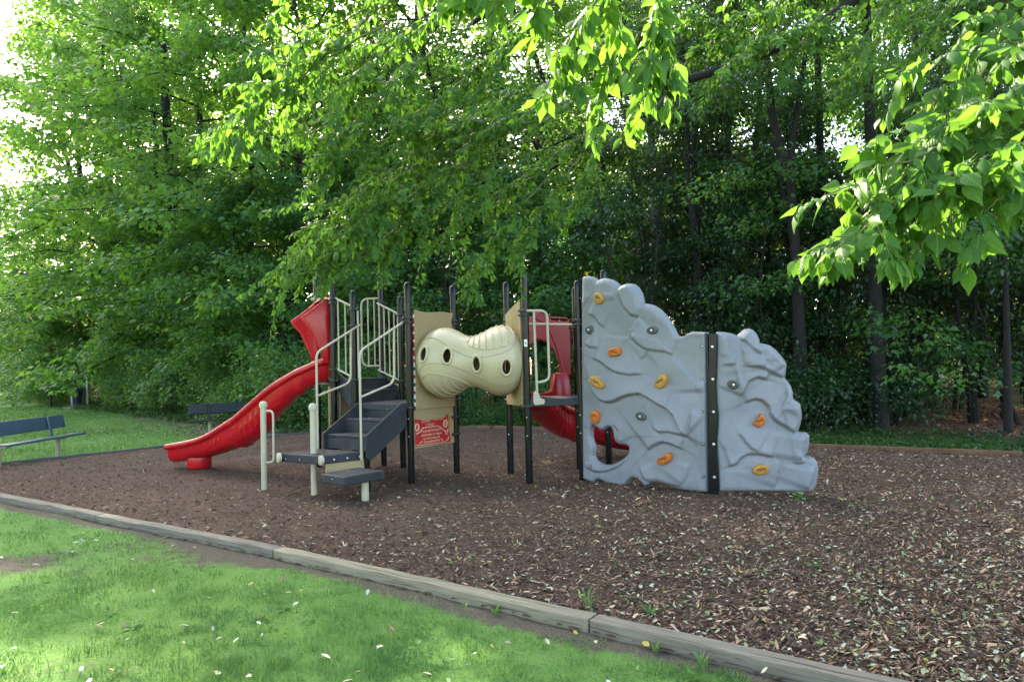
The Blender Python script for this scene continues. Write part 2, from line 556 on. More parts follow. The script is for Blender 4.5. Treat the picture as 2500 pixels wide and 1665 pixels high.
def dirt_at(P):
    d, _ = seg_dist(P, KF)
    v = .58 * np.exp(-(d / .13) ** 2)
    v += (.33 + .25 * vnoise(P, .9, 55, 2)) * np.exp(-(d / .36) ** 2)
    n = vnoise(P, 1.3, 5, 3)
    v += np.clip(n - .06, 0, 1) * .80 * (P[:, 1] < 14)
    # worn ground along the foot of the wood and round the dark bench and the can
    e, _ = seg_dist(P, EDGE)
    v += .75 * np.exp(-(e / 1.6) ** 2) * (P[:, 1] < 40) * (P[:, 0] > -16) + .25 * np.exp(-(e / 1.5) ** 2)
    v += .75 * np.exp(-(((P[:, 0] + 7.6) / 1.9) ** 2 + ((P[:, 1] - 19.9) / 1.4) ** 2))
    v += .6 * np.exp(-(((P[:, 0] + 22.5) / 1.6) ** 2 + ((P[:, 1] - 35.4) / 1.0) ** 2))
    return v

def lawn_z(P):
    return vnoise(P, 2.2, 3, 3) * .018 + vnoise(P, .35, 9, 2) * .010 * (P[:, 1] < 14) - .004

def mulch_z(P):
    d, _ = seg_dist(P, KF)
    return .034 + vnoise(P, 1.7, 21, 3) * .022 + vnoise(P, .28, 31, 3) * .016 - .03 * np.exp(-(d / .12) ** 2)

g = MB()
g.add([(-300, -60, -.06), (300, -60, -.06), (300, 400, -.06), (-300, 400, -.06)], [(0, 1, 2, 3)])
tag(g.build('ground', M['floor']), kind='structure')
xs = np.concatenate([np.arange(-120, -12, 1.2), np.arange(-12, 4, .11), np.arange(4, 16, .8)])
ys = np.concatenate([np.arange(-30, 2, .8), np.arange(2, 13, .11), np.arange(13, 40, .45), np.arange(40, 150, 2)])
tag(grid_sheet('lawn', xs, ys, lawn_z, lambda c: inside(c, LAWN), M['lawn'], {'dirt': dirt_at}), kind='structure')
xs = np.concatenate([np.arange(-13.5, -8, .3), np.arange(-8, 7.5, .075), np.arange(7.5, 14.1, .3)])
ys = np.concatenate([np.arange(-5, 2.5, .3), np.arange(2.5, 13, .075), np.arange(13, 18.8, .15)])
tag(grid_sheet('mulch_bed', xs, ys, mulch_z, lambda c: inside(c, BED), M['mulch']), kind='structure')

# ---- wood chips and fallen leaves (nobody could count them)
def scatter(n, dens, box, dmin=2.2):
    """points inside a box with acceptance dens(P)"""
    P = np.column_stack([rng.uniform(box[0], box[1], n), rng.uniform(box[2], box[3], n)])
    return P[rng.random(len(P)) < dens(P)]

def in_view(P, m=.9):
    return (np.abs(P[:, 0]) < .80 * P[:, 1] + m) & (P[:, 1] > 1.0)

def near_sampled(n, ymax, ymin=2.6, pw=1.0, xl=.84):
    """points with a density that falls off with distance from the viewer, in the view wedge"""
    u = rng.random(n)
    Y = ymin * (ymax / ymin) ** u if pw == 0 else (ymin ** -pw + u * (ymax ** -pw - ymin ** -pw)) ** (-1 / pw)
    X = (rng.random(n) * 2 - 1) * (xl * Y + .7)
    return np.column_stack([X, Y])

P = near_sampled(330000, 17.5, 2.3, .25)
P = P[inside(P, BED)]
d, _ = seg_dist(P, KF)
P = P[d > .17]
right = np.clip((P[:, 0] + 3.0) / 6.5, 0.0, 1)
P = P[rng.random(len(P)) < .45 + .55 * right]
n = len(P)
right = np.clip((P[:, 0] + 3.0) / 6.5, 0.0, 1)
L = np.minimum(rng.gamma(2.6, .0088, n) + .006, .075)
W = L * rng.uniform(.09, .3, n) + .0015
az = rng.normal(.25, .75, n)
pit = rng.normal(0, .28, n)
rol = rng.normal(0, .5, n)
dx = np.column_stack([np.cos(az) * np.cos(pit), np.sin(az) * np.cos(pit), np.sin(pit)])
sx = np.column_stack([-np.sin(az) * np.cos(rol), np.cos(az) * np.cos(rol), np.sin(rol)])
c = np.column_stack([P, mulch_z(P) + np.abs(np.sin(pit)) * L * .45 + rng.uniform(.001, .012, n)])
bw = rng.normal(0, .08, n)[:, None] * L[:, None] * np.array([0, 0, 1.0])
V = np.stack([c - dx * L[:, None] / 2 - sx * W[:, None] / 2, c - dx * L[:, None] / 2 + sx * W[:, None] / 2,
              c + bw - sx * W[:, None] / 2 * 1.1, c + bw + sx * W[:, None] / 2 * 1.1,
              c + dx * L[:, None] / 2 - sx * W[:, None] / 4, c + dx * L[:, None] / 2 + sx * W[:, None] / 4], 1).reshape(-1, 3)
b = np.arange(n)[:, None] * 6
Q = np.concatenate([b + [0, 2, 3, 1], b + [2, 4, 5, 3]])
pal = np.array([(.035, .026, .022), (.068, .048, .040), (.11, .078, .060), (.17, .12, .088), (.28, .21, .155), (.40, .33, .26)])
wts = np.array([.34, .30, .18, .10, .055, .025])
ci = rng.choice(6, n, p=wts)
bright = (rng.random(n) < .10 * right)
ci[bright] = rng.choice([3, 4, 5], bright.sum(), p=[.4, .4, .2])
col = pal[ci] * rng.uniform(.75, 1.25, (n, 1))
col = col * np.array([1.34, 1.12, .92])
lk = (rng.random(n) < .35 * (1 - right))
col[lk] = col[lk] * np.array([.95, .85, .95])
tag(link('wood_chips', npmesh('wood_chips', V, None, M['chips'], quads=Q, attrs={'col': (np.repeat(col, 6, 0), 'POINT')})), kind='stuff')

def leaf_litter(name, P, z, lo, hi, pal, wts, up=.32):
    n = len(P)
    L = rng.uniform(lo, hi, n); W = L * rng.uniform(.34, .6, n)
    az = rng.uniform(0, 6.283, n); pit = rng.normal(0, up, n); rol = rng.normal(0, up, n)
    d = np.column_stack([np.cos(az) * np.cos(pit), np.sin(az) * np.cos(pit), np.sin(pit)])
    s = np.column_stack([-np.sin(az) * np.cos(rol), np.cos(az) * np.cos(rol), np.sin(rol)])
    k = rng.uniform(.05, .30, n)[:, None] * W[:, None] * np.array([0, 0, 1.0])
    c = np.column_stack([P, z + rng.uniform(.006, .018, n) + L * .25 * np.abs(np.sin(pit))])
    l = L[:, None]; w_ = W[:, None]
    V = np.stack([c - d * l * .5, c - d * l * .22 + s * w_ * .40 + k, c + d * l * .12 + s * w_ * .48 + k, c + d * l * .5 + k * .6,
                  c + d * l * .12 - s * w_ * .48 + k, c - d * l * .22 - s * w_ * .40 + k, c - d * l * .1, c + d * l * .2], 1).reshape(-1, 3)
    b = np.arange(n)[:, None] * 8
    T = np.concatenate([b + [0, 6, 1], b + [0, 5, 6], b + [7, 3, 2], b + [7, 4, 3]])
    Q = np.concatenate([b + [1, 6, 7, 2], b + [6, 5, 4, 7]])
    ci = rng.choice(len(wts), n, p=wts)
    col = np.array(pal)[ci] * rng.uniform(.8, 1.2, (n, 1))
    return tag(link(name, npmesh(name, V, T, M['litter'], quads=Q, attrs={'col': (np.repeat(col, 8, 0), 'POINT')})), kind='stuff')

PALE = [(.36, .36, .25), (.25, .25, .15), (.44, .42, .34), (.13, .20, .06), (.30, .26, .05), (.17, .10, .06), (.08, .16, .04)]
P = near_sampled(27000, 17.0, 2.4, .45)
P = P[inside(P, BED)]
d, _ = seg_dist(P, KF); P = P[d > .17]
right = np.clip((P[:, 0] + 4.2) / 7.0, 0.0, 1)
P = P[rng.random(len(P)) < .10 + .80 * right ** 1.3]
leaf_litter('fallen_leaves', P, mulch_z(P), .016, .056, PALE, [.30, .30, .07, .10, .05, .14, .04])
P = near_sampled(620, 11.0, 2.6, .6)
d, sd_ = seg_dist(P, KF)
P = P[(~inside(P, BED)) & (d > .02) & (P[:, 1] < 10.5)]
leaf_litter('fallen_leaves', P, lawn_z(P) + .03, .03, .075, PALE, [.34, .22, .12, .12, .06, .08, .06], .3)
# pale fallen bits on the treads and platform
# leaf litter under the trees on the far right and behind the dark bench
P = np.column_stack([rng.uniform(4, 26, 9000), rng.uniform(11, 26, 9000)])
P = P[(~inside(P, BED)) & (P[:, 0] + P[:, 1] * .5 > 12.5)]
leaf_litter('leaf_litter', P, np.full(len(P), -.05), .06, .16, [(.30, .11, .06), (.19, .07, .04), (.38, .19, .12), (.09, .04, .03)], [.4, .3, .15, .15], .35)
P = np.column_stack([rng.normal(-8.5, 2.6, 1800), rng.normal(21.2, 1.2, 1800)])
P = P[(~inside(P, BED)) & inside(P, LAWN)]
leaf_litter('leaf_litter', P, lawn_z(P), .04, .10, [(.30, .22, .13), (.45, .42, .28), (.16, .08, .05), (.09, .05, .035)], [.25, .15, .35, .25], .3)

# ---- grass blades of the near lawn
P = near_sampled(330000, 13.5, 2.6, .55)
d, _ = seg_dist(P, KF)
P = P[(~inside(P, BED)) & (d > .03) & inside(P, LAWN)]
dt = dirt_at(P) + vnoise(P, .13, 77, 3) * .85 + vnoise(P, .6, 78, 2) * .60 + .52
P = P[rng.random(len(P)) < np.clip(1.2 - dt * 1.1, .015, 1)]
n = len(P)
cl = vnoise(P, .16, 41, 2) + .6 * vnoise(P, .8, 43, 2)
far = np.clip(P[:, 1] / 6, .8, 2)
H = (rng.gamma(4.0, .0062, n) + .006) * np.clip(1 + .75 * cl, .35, 2.1)
W = rng.uniform(.0018, .0042, n) * far
az = rng.uniform(0, 6.283, n)
s = np.column_stack([np.cos(az), np.sin(az), np.zeros(n)])
lean = np.column_stack([np.cos(az + 1.57), np.sin(az + 1.57), np.zeros(n)]) * (rng.uniform(.2, 1.25, n) * H)[:, None]
c = np.column_stack([P, lawn_z(P) - .004])
up = np.array([0, 0, 1.0])
V = np.stack([c - s * W[:, None], c + s * W[:, None], c - s * W[:, None] * .7 + up * H[:, None] * .6 + lean * .35,
              c + s * W[:, None] * .7 + up * H[:, None] * .6 + lean * .35, c + up * H[:, None] + lean], 1).reshape(-1, 3)
b = np.arange(n)[:, None] * 5
tint = np.clip(.45 + vnoise(P, .7, 91, 3) * 1.0 + rng.normal(0, .26, n), 0, 1)
tag(link('grass', npmesh('grass', V, b + [2, 3, 4], M['grass'], quads=b + [0, 1, 3, 2], attrs={'tint': (np.repeat(tint, 5), 'POINT')})), kind='stuff')

P = np.column_stack([rng.uniform(-34, -3, 150000), 13 + 25 * rng.random(150000) ** 1.3])
P = P[(~inside(P, BED)) & inside(P, LAWN) & (P[:, 0] > -.82 * P[:, 1]) & (rng.random(len(P)) > np.clip(dirt_at(P) - .1, 0, .97))]
n = len(P); az = rng.uniform(0, 6.283, n)
H = rng.uniform(.03, .075, n) * np.clip(1 + .6 * vnoise(P, 1.6, 141, 3), .4, 1.8); W = rng.uniform(.006, .013, n) * P[:, 1] / 18
s = np.column_stack([np.cos(az), np.sin(az), np.zeros(n)]); lean = np.column_stack([-np.sin(az), np.cos(az), np.zeros(n)]) * (rng.uniform(.2, 1.2, n) * H)[:, None]
c = np.column_stack([P, lawn_z(P) - .004])
V = np.stack([c - s * W[:, None], c + s * W[:, None], c + up * H[:, None] + lean], 1).reshape(-1, 3)
tint = np.clip(.5 + vnoise(P, 2.5, 191, 3) * .7 + rng.normal(0, .25, n), 0, 1)
tag(link('grass', npmesh('grass', V, np.arange(n)[:, None] * 3 + [0, 1, 2], M['grass'], attrs={'tint': (np.repeat(tint, 3), 'POINT')})), kind='stuff')

# ---- landscape timbers: each length is a thing
def timber(a, b_, wid, z0, z1, mat, label, group, side=1, name='landscape_timber'):
    a, b_ = Vector((*a, 0)), Vector((*b_, 0))
    d = (b_ - a); L = d.length - .012
    m = MB()
    nseg = 14
    vs, fs = [], []
    rr = np.random.default_rng(int(abs(a.x * 77 + a.y * 31)))
    for i in range(nseg + 1):
        x = -L / 2 + L * i / nseg
        j = rr.normal(0, .0035, 4)
        vs += [(x, 0 + j[0], z0), (x, 0 + j[1], z1 + j[2]), (x, side * wid + j[3], z1 + j[2] * .6), (x, side * wid, z0)]
    for i in range(nseg):
        for k in range(4):
            fs.append((i * 4 + k, i * 4 + (k + 1) % 4, (i + 1) * 4 + (k + 1) % 4, (i + 1) * 4 + k))
    fs += [(3, 2, 1, 0), tuple(nseg * 4 + k for k in range(4))]
    m.add(vs, fs)
    o = m.build(name, mat, None, True, .009, 2)
    o.location = (a + b_) / 2
    o.rotation_euler = (0, 0, math.atan2(d.y, d.x))
    tag(o, label, 'timber', group)
    return o
G1 = 'timbers edging the mulch along the lawn'
labs = ['grey timber edging, farthest left, cut off by the left edge', 'grey weathered timber edging, second length from the left',
        'timber edging with a yellowish face in the middle, right after the second joint', 'long grey timber edging with brown face, nearest the viewer at bottom right']
for i, (a, b_) in enumerate(zip(KF[1:-2], KF[2:-1])):
    timber(a, b_, .135, -.05, .078, M['timbery'] if i == 2 else M['timber'], labs[i], G1)
timber(KF[0], KF[1], .135, -.05, .078, M['timber'], 'grey timber edging beyond the left edge', G1)
timber(KF[-2], KF[-1], .135, -.05, .078, M['timber'], 'grey timber edging beyond the lower right corner', G1)
G2 = 'edging along the far side of the mulch'
labs = ['dark edging strip by the lawn, farthest left beside the blue-grey bench', 'dark edging strip between the lawn and the foot of the red slide',
        'dark edging strip behind the red slide, under the black bench', 'dark edging strip behind the stairs, below the shrubs', 'low edging board behind the tan crawl tube',
        'low edging board behind the red panel', 'low edging board behind the grey climbing wall', 'brown edging board beside the right end of the climbing wall',
        'brown edging board at the right edge, in front of dark woods', 'brown edging board beyond the right edge']
for i, (a, b_) in enumerate(zip(KB[:-1], KB[1:])):
    timber(a, b_, .06, -.05, .075 if i < 4 else .12, M['edging'] if i < 4 else M['edgingbrown'], labs[i], G2, 1, 'edging_board')

# ------------------------------------------------------------------ the play structure (one bolted assembly)
WL_OUT = ((0.031,2.988),(0.099,2.997),(0.18,2.98),(0.245,2.944),(0.289,2.901),(0.324,2.925),(0.404,2.935),(0.493,2.908),(0.569,2.867),(0.618,2.818),(0.647,2.782),(0.694,2.811),(0.782,2.825),(0.867,2.801),(0.926,2.746),(0.972,2.667),(0.988,2.59),(0.996,2.531),(1.051,2.521),(1.145,2.492),(1.236,2.433),(1.325,2.343),(1.39,2.244),(1.444,2.148),(1.485,2.063),(1.53,2.051),(1.585,2.054),(1.641,2.087),(1.708,2.108),(1.783,2.1),(1.9,2.09),(1.885,1.583),(1.865,0.784),(1.846,0.052),(1.729,0.043),(1.6,0.046),(1.468,0.049),(1.357,0.063),(1.244,0.09),(1.153,0.112),(1.059,0.093),(0.987,0.055),(0.95,0.041),(0.904,0.079),(0.845,0.127),(0.773,0.142),(0.71,0.104),(0.659,0.046),(0.595,-0.004),(0.519,-0),(0.418,0.017),(0.315,0.036),(0.225,0.072),(0.172,0.061),(0.144,0.031),(0.117,0.007),(0.024,0.032),(-0.057,0.059),(-0.046,0.694),(-0.023,1.606),(-0.004,2.291))
WL_HOLE = ((0.134,0.844),(0.189,0.82),(0.25,0.781),(0.311,0.773),(0.348,0.8),(0.397,0.825),(0.445,0.82),(0.47,0.774),(0.477,0.703),(0.498,0.632),(0.544,0.594),(0.614,0.583),(0.684,0.582),(0.724,0.554),(0.71,0.492),(0.673,0.44),(0.619,0.39),(0.536,0.344),(0.439,0.301),(0.366,0.283),(0.269,0.28),(0.196,0.309),(0.142,0.352),(0.125,0.403),(0.14,0.477),(0.142,0.54),(0.113,0.602),(0.095,0.674),(0.1,0.769))
WR_OUT = ((0.123,2.091),(0.226,2.084),(0.306,2.067),(0.379,2.037),(0.424,2.078),(0.469,2.115),(0.521,2.121),(0.571,2.104),(0.613,2.057),(0.64,1.995),(0.652,1.934),(0.717,1.917),(0.781,1.892),(0.844,1.837),(0.899,1.768),(0.939,1.706),(0.962,1.653),(0.948,1.555),(0.931,1.488),(0.972,1.434),(1.006,1.374),(1.022,1.298),(1.026,1.216),(1.07,1.192),(1.104,1.154),(1.116,1.072),(1.116,0.982),(1.095,0.893),(1.064,0.818),(1.127,0.803),(1.176,0.795),(1.199,0.765),(1.192,0.654),(1.167,0.564),(1.137,0.505),(1.2,0.505),(1.249,0.482),(1.279,0.43),(1.288,0.356),(1.275,0.253),(1.258,0.164),(1.227,0.097),(1.191,0.071),(1.085,0.065),(0.83,0.069),(0.542,0.07),(0.252,0.068),(0.076,0.062),(0.078,0.34),(0.071,0.568),(0.069,0.72),(0.086,0.872),(0.097,1.024),(0.085,1.208),(0.085,1.422),(0.1,1.636),(0.115,1.865))
SEAM = ((0.025,2.071),(0.122,2.068),(0.115,1.865),(0.1,1.636),(0.087,1.422),(0.087,1.208),(0.098,1.024),(0.087,0.872),(0.07,0.72),(0.072,0.568),(0.079,0.34),(0.082,0.062),(0.081,-0.039),(-0.04,-0.037),(-0.034,0.264),(-0.005,1.178))
CL_ = ((0.05,((0.638,2.783),(0.68,2.639),(0.742,2.494),(0.843,2.382),(0.972,2.34))),(0.05,((0.972,2.34),(0.905,2.286),(0.863,2.208),(0.796,2.154))),(0.03,((0.795,2.142),(0.78,2.085),(0.714,2.07),(0.499,2.103))),(0.035,((0.832,2.071),(0.92,1.987),(1.058,1.902),(1.183,1.875),(1.33,1.859),(1.438,1.806))),(-0.04,((1.437,1.801),(1.529,1.7),(1.654,1.578),(1.742,1.469),(1.748,1.318))),(-0.02,((1.09,1.895),(1.055,1.822),(0.964,1.762))),(0.04,((0.209,1.798),(0.348,1.735),(0.455,1.65),(0.603,1.589),(0.788,1.558),(0.995,1.562))),(-0.06,((1.748,1.318),(1.742,1.469))),(0.08,((0.126,1.507),(0.159,1.391),(0.218,1.286),(0.301,1.209),(0.397,1.174),(0.518,1.186),(0.661,1.249),(0.813,1.291),(0.96,1.298),(1.091,1.235),(1.219,1.158),(1.356,1.103),(1.448,1.018),(1.506,0.905),(1.564,0.803),(1.624,0.748))),(0.05,((1.133,0.882),(1.164,0.824),(1.228,0.793),(1.346,0.803),(1.471,0.789),(1.624,0.748))),(-0.04,((1.624,0.748),(1.667,0.817),(1.681,0.93),(1.698,1.12))),(0.065,((1.044,0.543),(1.113,0.606),(1.179,0.639),(1.266,0.663),(1.392,0.641),(1.536,0.582))),(0.05,((0.009,0.301),(0.044,0.23),(0.18,0.188),(0.327,0.2),(0.485,0.253),(0.605,0.324),(0.701,0.411))),(0.03,((0.087,2.001),(0.172,1.955),(0.299,1.957))),(0.03,((0.146,2.44),(0.258,2.385),(0.311,2.297),(0.407,2.232))),(-0.03,((0.616,2.726),(0.618,2.597))),(-0.02,((0.198,2.715),(0.123,2.624),(0.055,2.544))),(0.03,((0.483,0.867),(0.575,0.789),(0.548,0.686),(0.591,0.597))),(-0.02,((1.775,1.309),(1.77,1.027),(1.78,0.747),(1.756,0.371),(1.739,0.042))),(0.04,((0.891,0.305),(0.953,0.161),(1.073,0.113),(1.289,0.113),(1.498,0.094))),(0.03,((1.498,0.104),(1.585,0.244),(1.621,0.408))))
CR = ((0.05,((0.378,2.026),(0.492,1.916),(0.647,1.774))),(-0.05,((0.652,1.926),(0.668,1.774),(0.698,1.606))),(-0.035,((0.247,2.045),(0.263,1.877),(0.324,1.722),(0.337,1.676),(0.175,1.665))),(0.03,((0.412,1.949),(0.421,1.78),(0.431,1.658))),(0.05,((0.438,1.643),(0.598,1.639),(0.684,1.607),(0.797,1.544),(0.931,1.48))),(0.06,((0.396,1.264),(0.435,1.354),(0.49,1.459),(0.593,1.503),(0.722,1.47))),(0.055,((0.437,1.187),(0.555,1.231),(0.641,1.214),(0.71,1.138),(0.735,1.032),(0.79,0.956),(0.916,0.88),(1.027,0.796))),(0.035,((0.337,0.824),(0.392,0.733),(0.475,0.627),(0.574,0.566))),(0.06,((0.212,0.393),(0.293,0.416),(0.369,0.506),(0.473,0.551),(0.617,0.536),(0.76,0.506))),(-0.03,((0.759,0.498),(0.814,0.416),(0.802,0.281),(0.745,0.116))),(-0.05,((0.853,1.113),(0.93,1.24),(0.942,1.375))),(-0.05,((0.853,1.113),(0.954,1.134),(1.104,1.147))),(-0.05,((1.224,0.386),(1.197,0.238),(1.142,0.089))),(0.045,((0.985,0.431),(1.085,0.431),(1.144,0.505))),(-0.05,((1.133,0.788),(1.105,0.594),(1.086,0.46))),(-0.05,((0.781,1.884),(0.877,1.753),(0.952,1.646))))
HOLDS = (('amber',0,((0.29,2.691),(0.344,2.736),(0.396,2.716),(0.446,2.651),(0.452,2.6),(0.39,2.549),(0.33,2.558),(0.29,2.612))),('greyhold',0,((0.228,2.185),(0.203,2.156),(0.167,2.141),(0.128,2.145),(0.097,2.166),(0.082,2.199),(0.088,2.235),(0.113,2.264),(0.15,2.278),(0.189,2.274),(0.22,2.253),(0.234,2.22))),('greyhold',0,((1.255,2.162),(1.248,2.132),(1.22,2.107),(1.176,2.093),(1.13,2.094),(1.093,2.11),(1.075,2.137),(1.081,2.167),(1.111,2.192),(1.154,2.206),(1.201,2.205),(1.237,2.189))),('orange',0,((0.471,1.91),(0.531,1.93),(0.603,1.939),(0.658,1.945),(0.683,1.925),(0.684,1.827),(0.641,1.817),(0.578,1.821),(0.527,1.809),(0.485,1.799))),('amber',0,((0.185,1.52),(0.207,1.542),(0.277,1.551),(0.338,1.519),(0.383,1.461),(0.418,1.423),(0.411,1.372),(0.359,1.363),(0.307,1.376),(0.245,1.394),(0.199,1.439))),('amber',0,((1.167,1.406),(1.206,1.465),(1.266,1.528),(1.302,1.574),(1.352,1.569),(1.378,1.51),(1.366,1.44),(1.314,1.377),(1.249,1.36),(1.189,1.377))),('orange',0,((0.132,0.973),(0.156,1.045),(0.215,1.06),(0.262,1.048),(0.297,1.004),(0.289,0.926),(0.255,0.869),(0.202,0.854),(0.15,0.888))),('greyhold',0,((1.039,0.961),(1.013,0.939),(0.971,0.932),(0.924,0.941),(0.885,0.965),(0.864,0.997),(0.867,1.028),(0.893,1.05),(0.936,1.057),(0.983,1.047),(1.021,1.023),(1.042,0.992))),('orange',0,((1.164,0.433),(1.211,0.449),(1.282,0.487),(1.356,0.545),(1.378,0.53),(1.394,0.473),(1.381,0.427),(1.312,0.385),(1.249,0.351),(1.203,0.356),(1.177,0.396))),('greyhold',1,((0.361,1.39),(0.341,1.366),(0.308,1.355),(0.27,1.362),(0.239,1.383),(0.221,1.414),(0.223,1.445),(0.243,1.469),(0.276,1.48),(0.314,1.473),(0.345,1.452),(0.363,1.421))),('orange',1,((0.492,0.933),(0.546,0.952),(0.589,1.007),(0.603,1.062),(0.64,1.038),(0.668,0.983),(0.658,0.928),(0.627,0.889),(0.584,0.869),(0.544,0.893))),('amber',1,((0.695,0.372),(0.686,0.335),(0.651,0.302),(0.6,0.283),(0.546,0.283),(0.505,0.301),(0.486,0.333),(0.495,0.371),(0.53,0.403),(0.581,0.422),(0.635,0.422),(0.676,0.404))))
BOLTL = ((1.836,1.912),(1.831,1.492),(1.823,1.08),(1.816,0.668),(1.807,0.254),(0.065,1.525),(0.04,0.811),(0.126,0.263))
BOLTR = ((0.06,1.9),(0.052,1.49),(0.046,1.077),(0.036,0.671),(0.03,0.257))
WLP = ((1.04,9.95,0),(0.768,-0.641,0),(-0.641,-0.768,0))
WRP = ((2.49,8.74,0),(0.985,-0.171,0),(-0.171,-0.985,0))
PO = Vector((-0.6, 10.4, 0.03))
play = empty('play_structure', PO)
tag(play, 'playground structure with red slide, black posts, tan crawl tube and grey climbing wall', 'play structure')
def B(): return MB(PO)
V3 = Vector
ZP = -.02

def cyl_ax(a, b):
    d = (V3(b) - V3(a)).normalized()
    r = V3((0, 0, 1)) if abs(d.z) < .9 else V3((1, 0, 0))
    x = (r - d * r.dot(d)).normalized()
    return x, d.cross(x), d

# shared little bolt head
bm_ = MB(); bm_.lathe([(.014, 0), (.014, .004), (.010, .009), (.001, .010)], (0, 0, 0), 8)
BOLT = bm_.mesh('bolt', M['steel'], True)
def bolt(parent, p, n, s=1.0, name='bolt'):
    o = link(name, BOLT, parent)
    o.location = V3(p) - PO
    o.rotation_euler = V3(n).to_track_quat('Z', 'Y').to_euler()
    o.scale = (s, s, s)
    return o

POSTS = {'A': (-1.53, 10.10, 3.00), 'B': (-.93, 10.93, 3.03), 'Q': (-1.89, 11.60, 2.95), 'D': (-2.49, 10.74, 2.97),
         'E': (-2.90, 11.06, 3.31), 'C': (-2.28, 11.94, 3.32), 'F': (-3.43, 12.00, 3.38), 'G': (.20, 9.80, 3.08), 'H': (-.07, 10.65, 3.03),
         'I': (.98, 10.00, 2.95), 'J': (1.03, 10.95, 2.96), 'K': (1.45, 10.60, 3.18)}
PR = .0505
post = {}
def clampshape(m, x, y, z, ang, double=False):
    for dz in ((0, .062) if double else (0,)):
        m.lathe([(PR + .002, -.020), (PR + .014, -.018), (PR + .016, 0), (PR + .014, .018), (PR + .002, .020)], (x, y, z + dz), 16)
        for k in (0, 1):
            a = ang + k * math.pi
            d = V3((math.cos(a), math.sin(a), 0)); s = V3((-d.y, d.x, 0))
            m.box(V3((x, y, z + dz)) + d * (PR + .030), (.055, .034, .036), (d, s, V3((0, 0, 1))))
        for k in range(2):
            a = ang + .75 + k * 1.5
            d = V3((math.cos(a), math.sin(a), 0)); s = V3((-d.y, d.x, 0))
            m.box(V3((x, y, z + dz)) + d * (PR + .016), (.016, .022, .024), (d, s, V3((0, 0, 1))))
CL = {'A': [(2.40, .94, 1), (1.14, .94, 0)], 'B': [(2.40, .94, 1), (1.19, .94, 0), (.93, .94, 0), (.66, .94, 0)], 'Q': [(2.62, 2.5, 0), (1.50, 2.5, 0)],
      'D': [(2.66, 2.5, 0), (2.41, 2.5, 0), (1.56, 2.5, 0), (1.02, .9, 0)], 'E': [(2.80, 2.5, 1), (1.73, 2.5, 0), (1.55, 2.5, 0)], 'C': [(2.86, .2, 0), (1.72, .2, 0)],
      'F': [], 'G': [(2.44, .3, 1), (1.14, .3, 0)], 'H': [(2.36, 1.8, 1), (1.19, 1.8, 0)], 'I': [(2.30, .3, 1)], 'J': [(2.3, .3, 0)], 'K': []}
for k, (x, y, zt) in POSTS.items():
    m = B()
    m.lathe([(PR, ZP - .3), (PR, zt - .075)], (x, y, 0), 20)
    p = post[k] = m.build('post', M['black'], play, True)
    m = B()
    m.lathe([(PR + .0035, zt - .16), (PR + .0035, zt - .055), (PR * .93, zt - .028), (PR * .72, zt - .010), (PR * .4, zt - .002), (.002, zt)], (x, y, 0), 20)
    m.build('cap', M['black'], p, True)
    for z, a, dbl in CL[k]:
        m = B(); clampshape(m, x, y, z, a, dbl); m.build('clamp', M['clamp'], p, False, .004, 1)
    for z in (.72, .98) if k in 'AGIJ' else (.66,):
        bolt(p, (x - .018, y - PR, z), (-.3, -1, 0), .75)
    if k == 'I':
        for z in (.25, .62, 1.15, 1.32, 1.75, 1.95, 2.68): bolt(p, (x + .035, y - PR * .8, z), (.4, -1, 0), .9)
m = B(); m.box((-3.43, 12.0, 2.97), (.16, .14, .05)); m.build('collar', M['beige'], post['F'], False, .01)
# small white safety label wrapped on the near right post
m = B()
gx, gy = .20, 9.80
cols = []
for i in range(7):
    a = -math.pi / 2 - .12 + (i - 3) * .15
    cols.append((gx + math.cos(a) * (PR + .0025), gy + math.sin(a) * (PR + .0025)))
vs = [(c[0], c[1], 1.99) for c in cols] + [(c[0], c[1], 2.09) for c in cols]
m.add(vs, [(i, i + 1, i + 8, i + 7) for i in range(6)])
lab = m.build('safety_label', M['white'], post['G'], True)
m = B()
for (dx, z, w_, h) in ((-.004, 2.045, .016, .006), (-.002, 2.035, .005, .022), (.004, 2.028, .016, .005), (-.006, 2.055, .006, .014), (.008, 2.04, .004, .012)):
    m.box((gx - .007 + dx, gy - PR - .004, z), (w_, .002, h))
m.build('mark', M['ink'], post['G'])

# ---- decks
def deck(poly, z, th, name='deck'):
    m = B(); m.prism(poly, z - th, z)
    return m.build(name, M['slate'], play, False, .008)
deck([(-1.46, 10.14), (-.97, 10.86), (-1.88, 11.50), (-2.42, 10.74), (-2.47, 10.56), (-1.62, 9.98)], 1.20, .09)
deck([(-2.86, 11.10), (-2.33, 11.88), (-3.40, 11.92)], 1.57, .10)
deck([(.24, 9.76), (.95, 9.95), (.99, 10.90), (-.03, 10.60)], 1.235, .105)

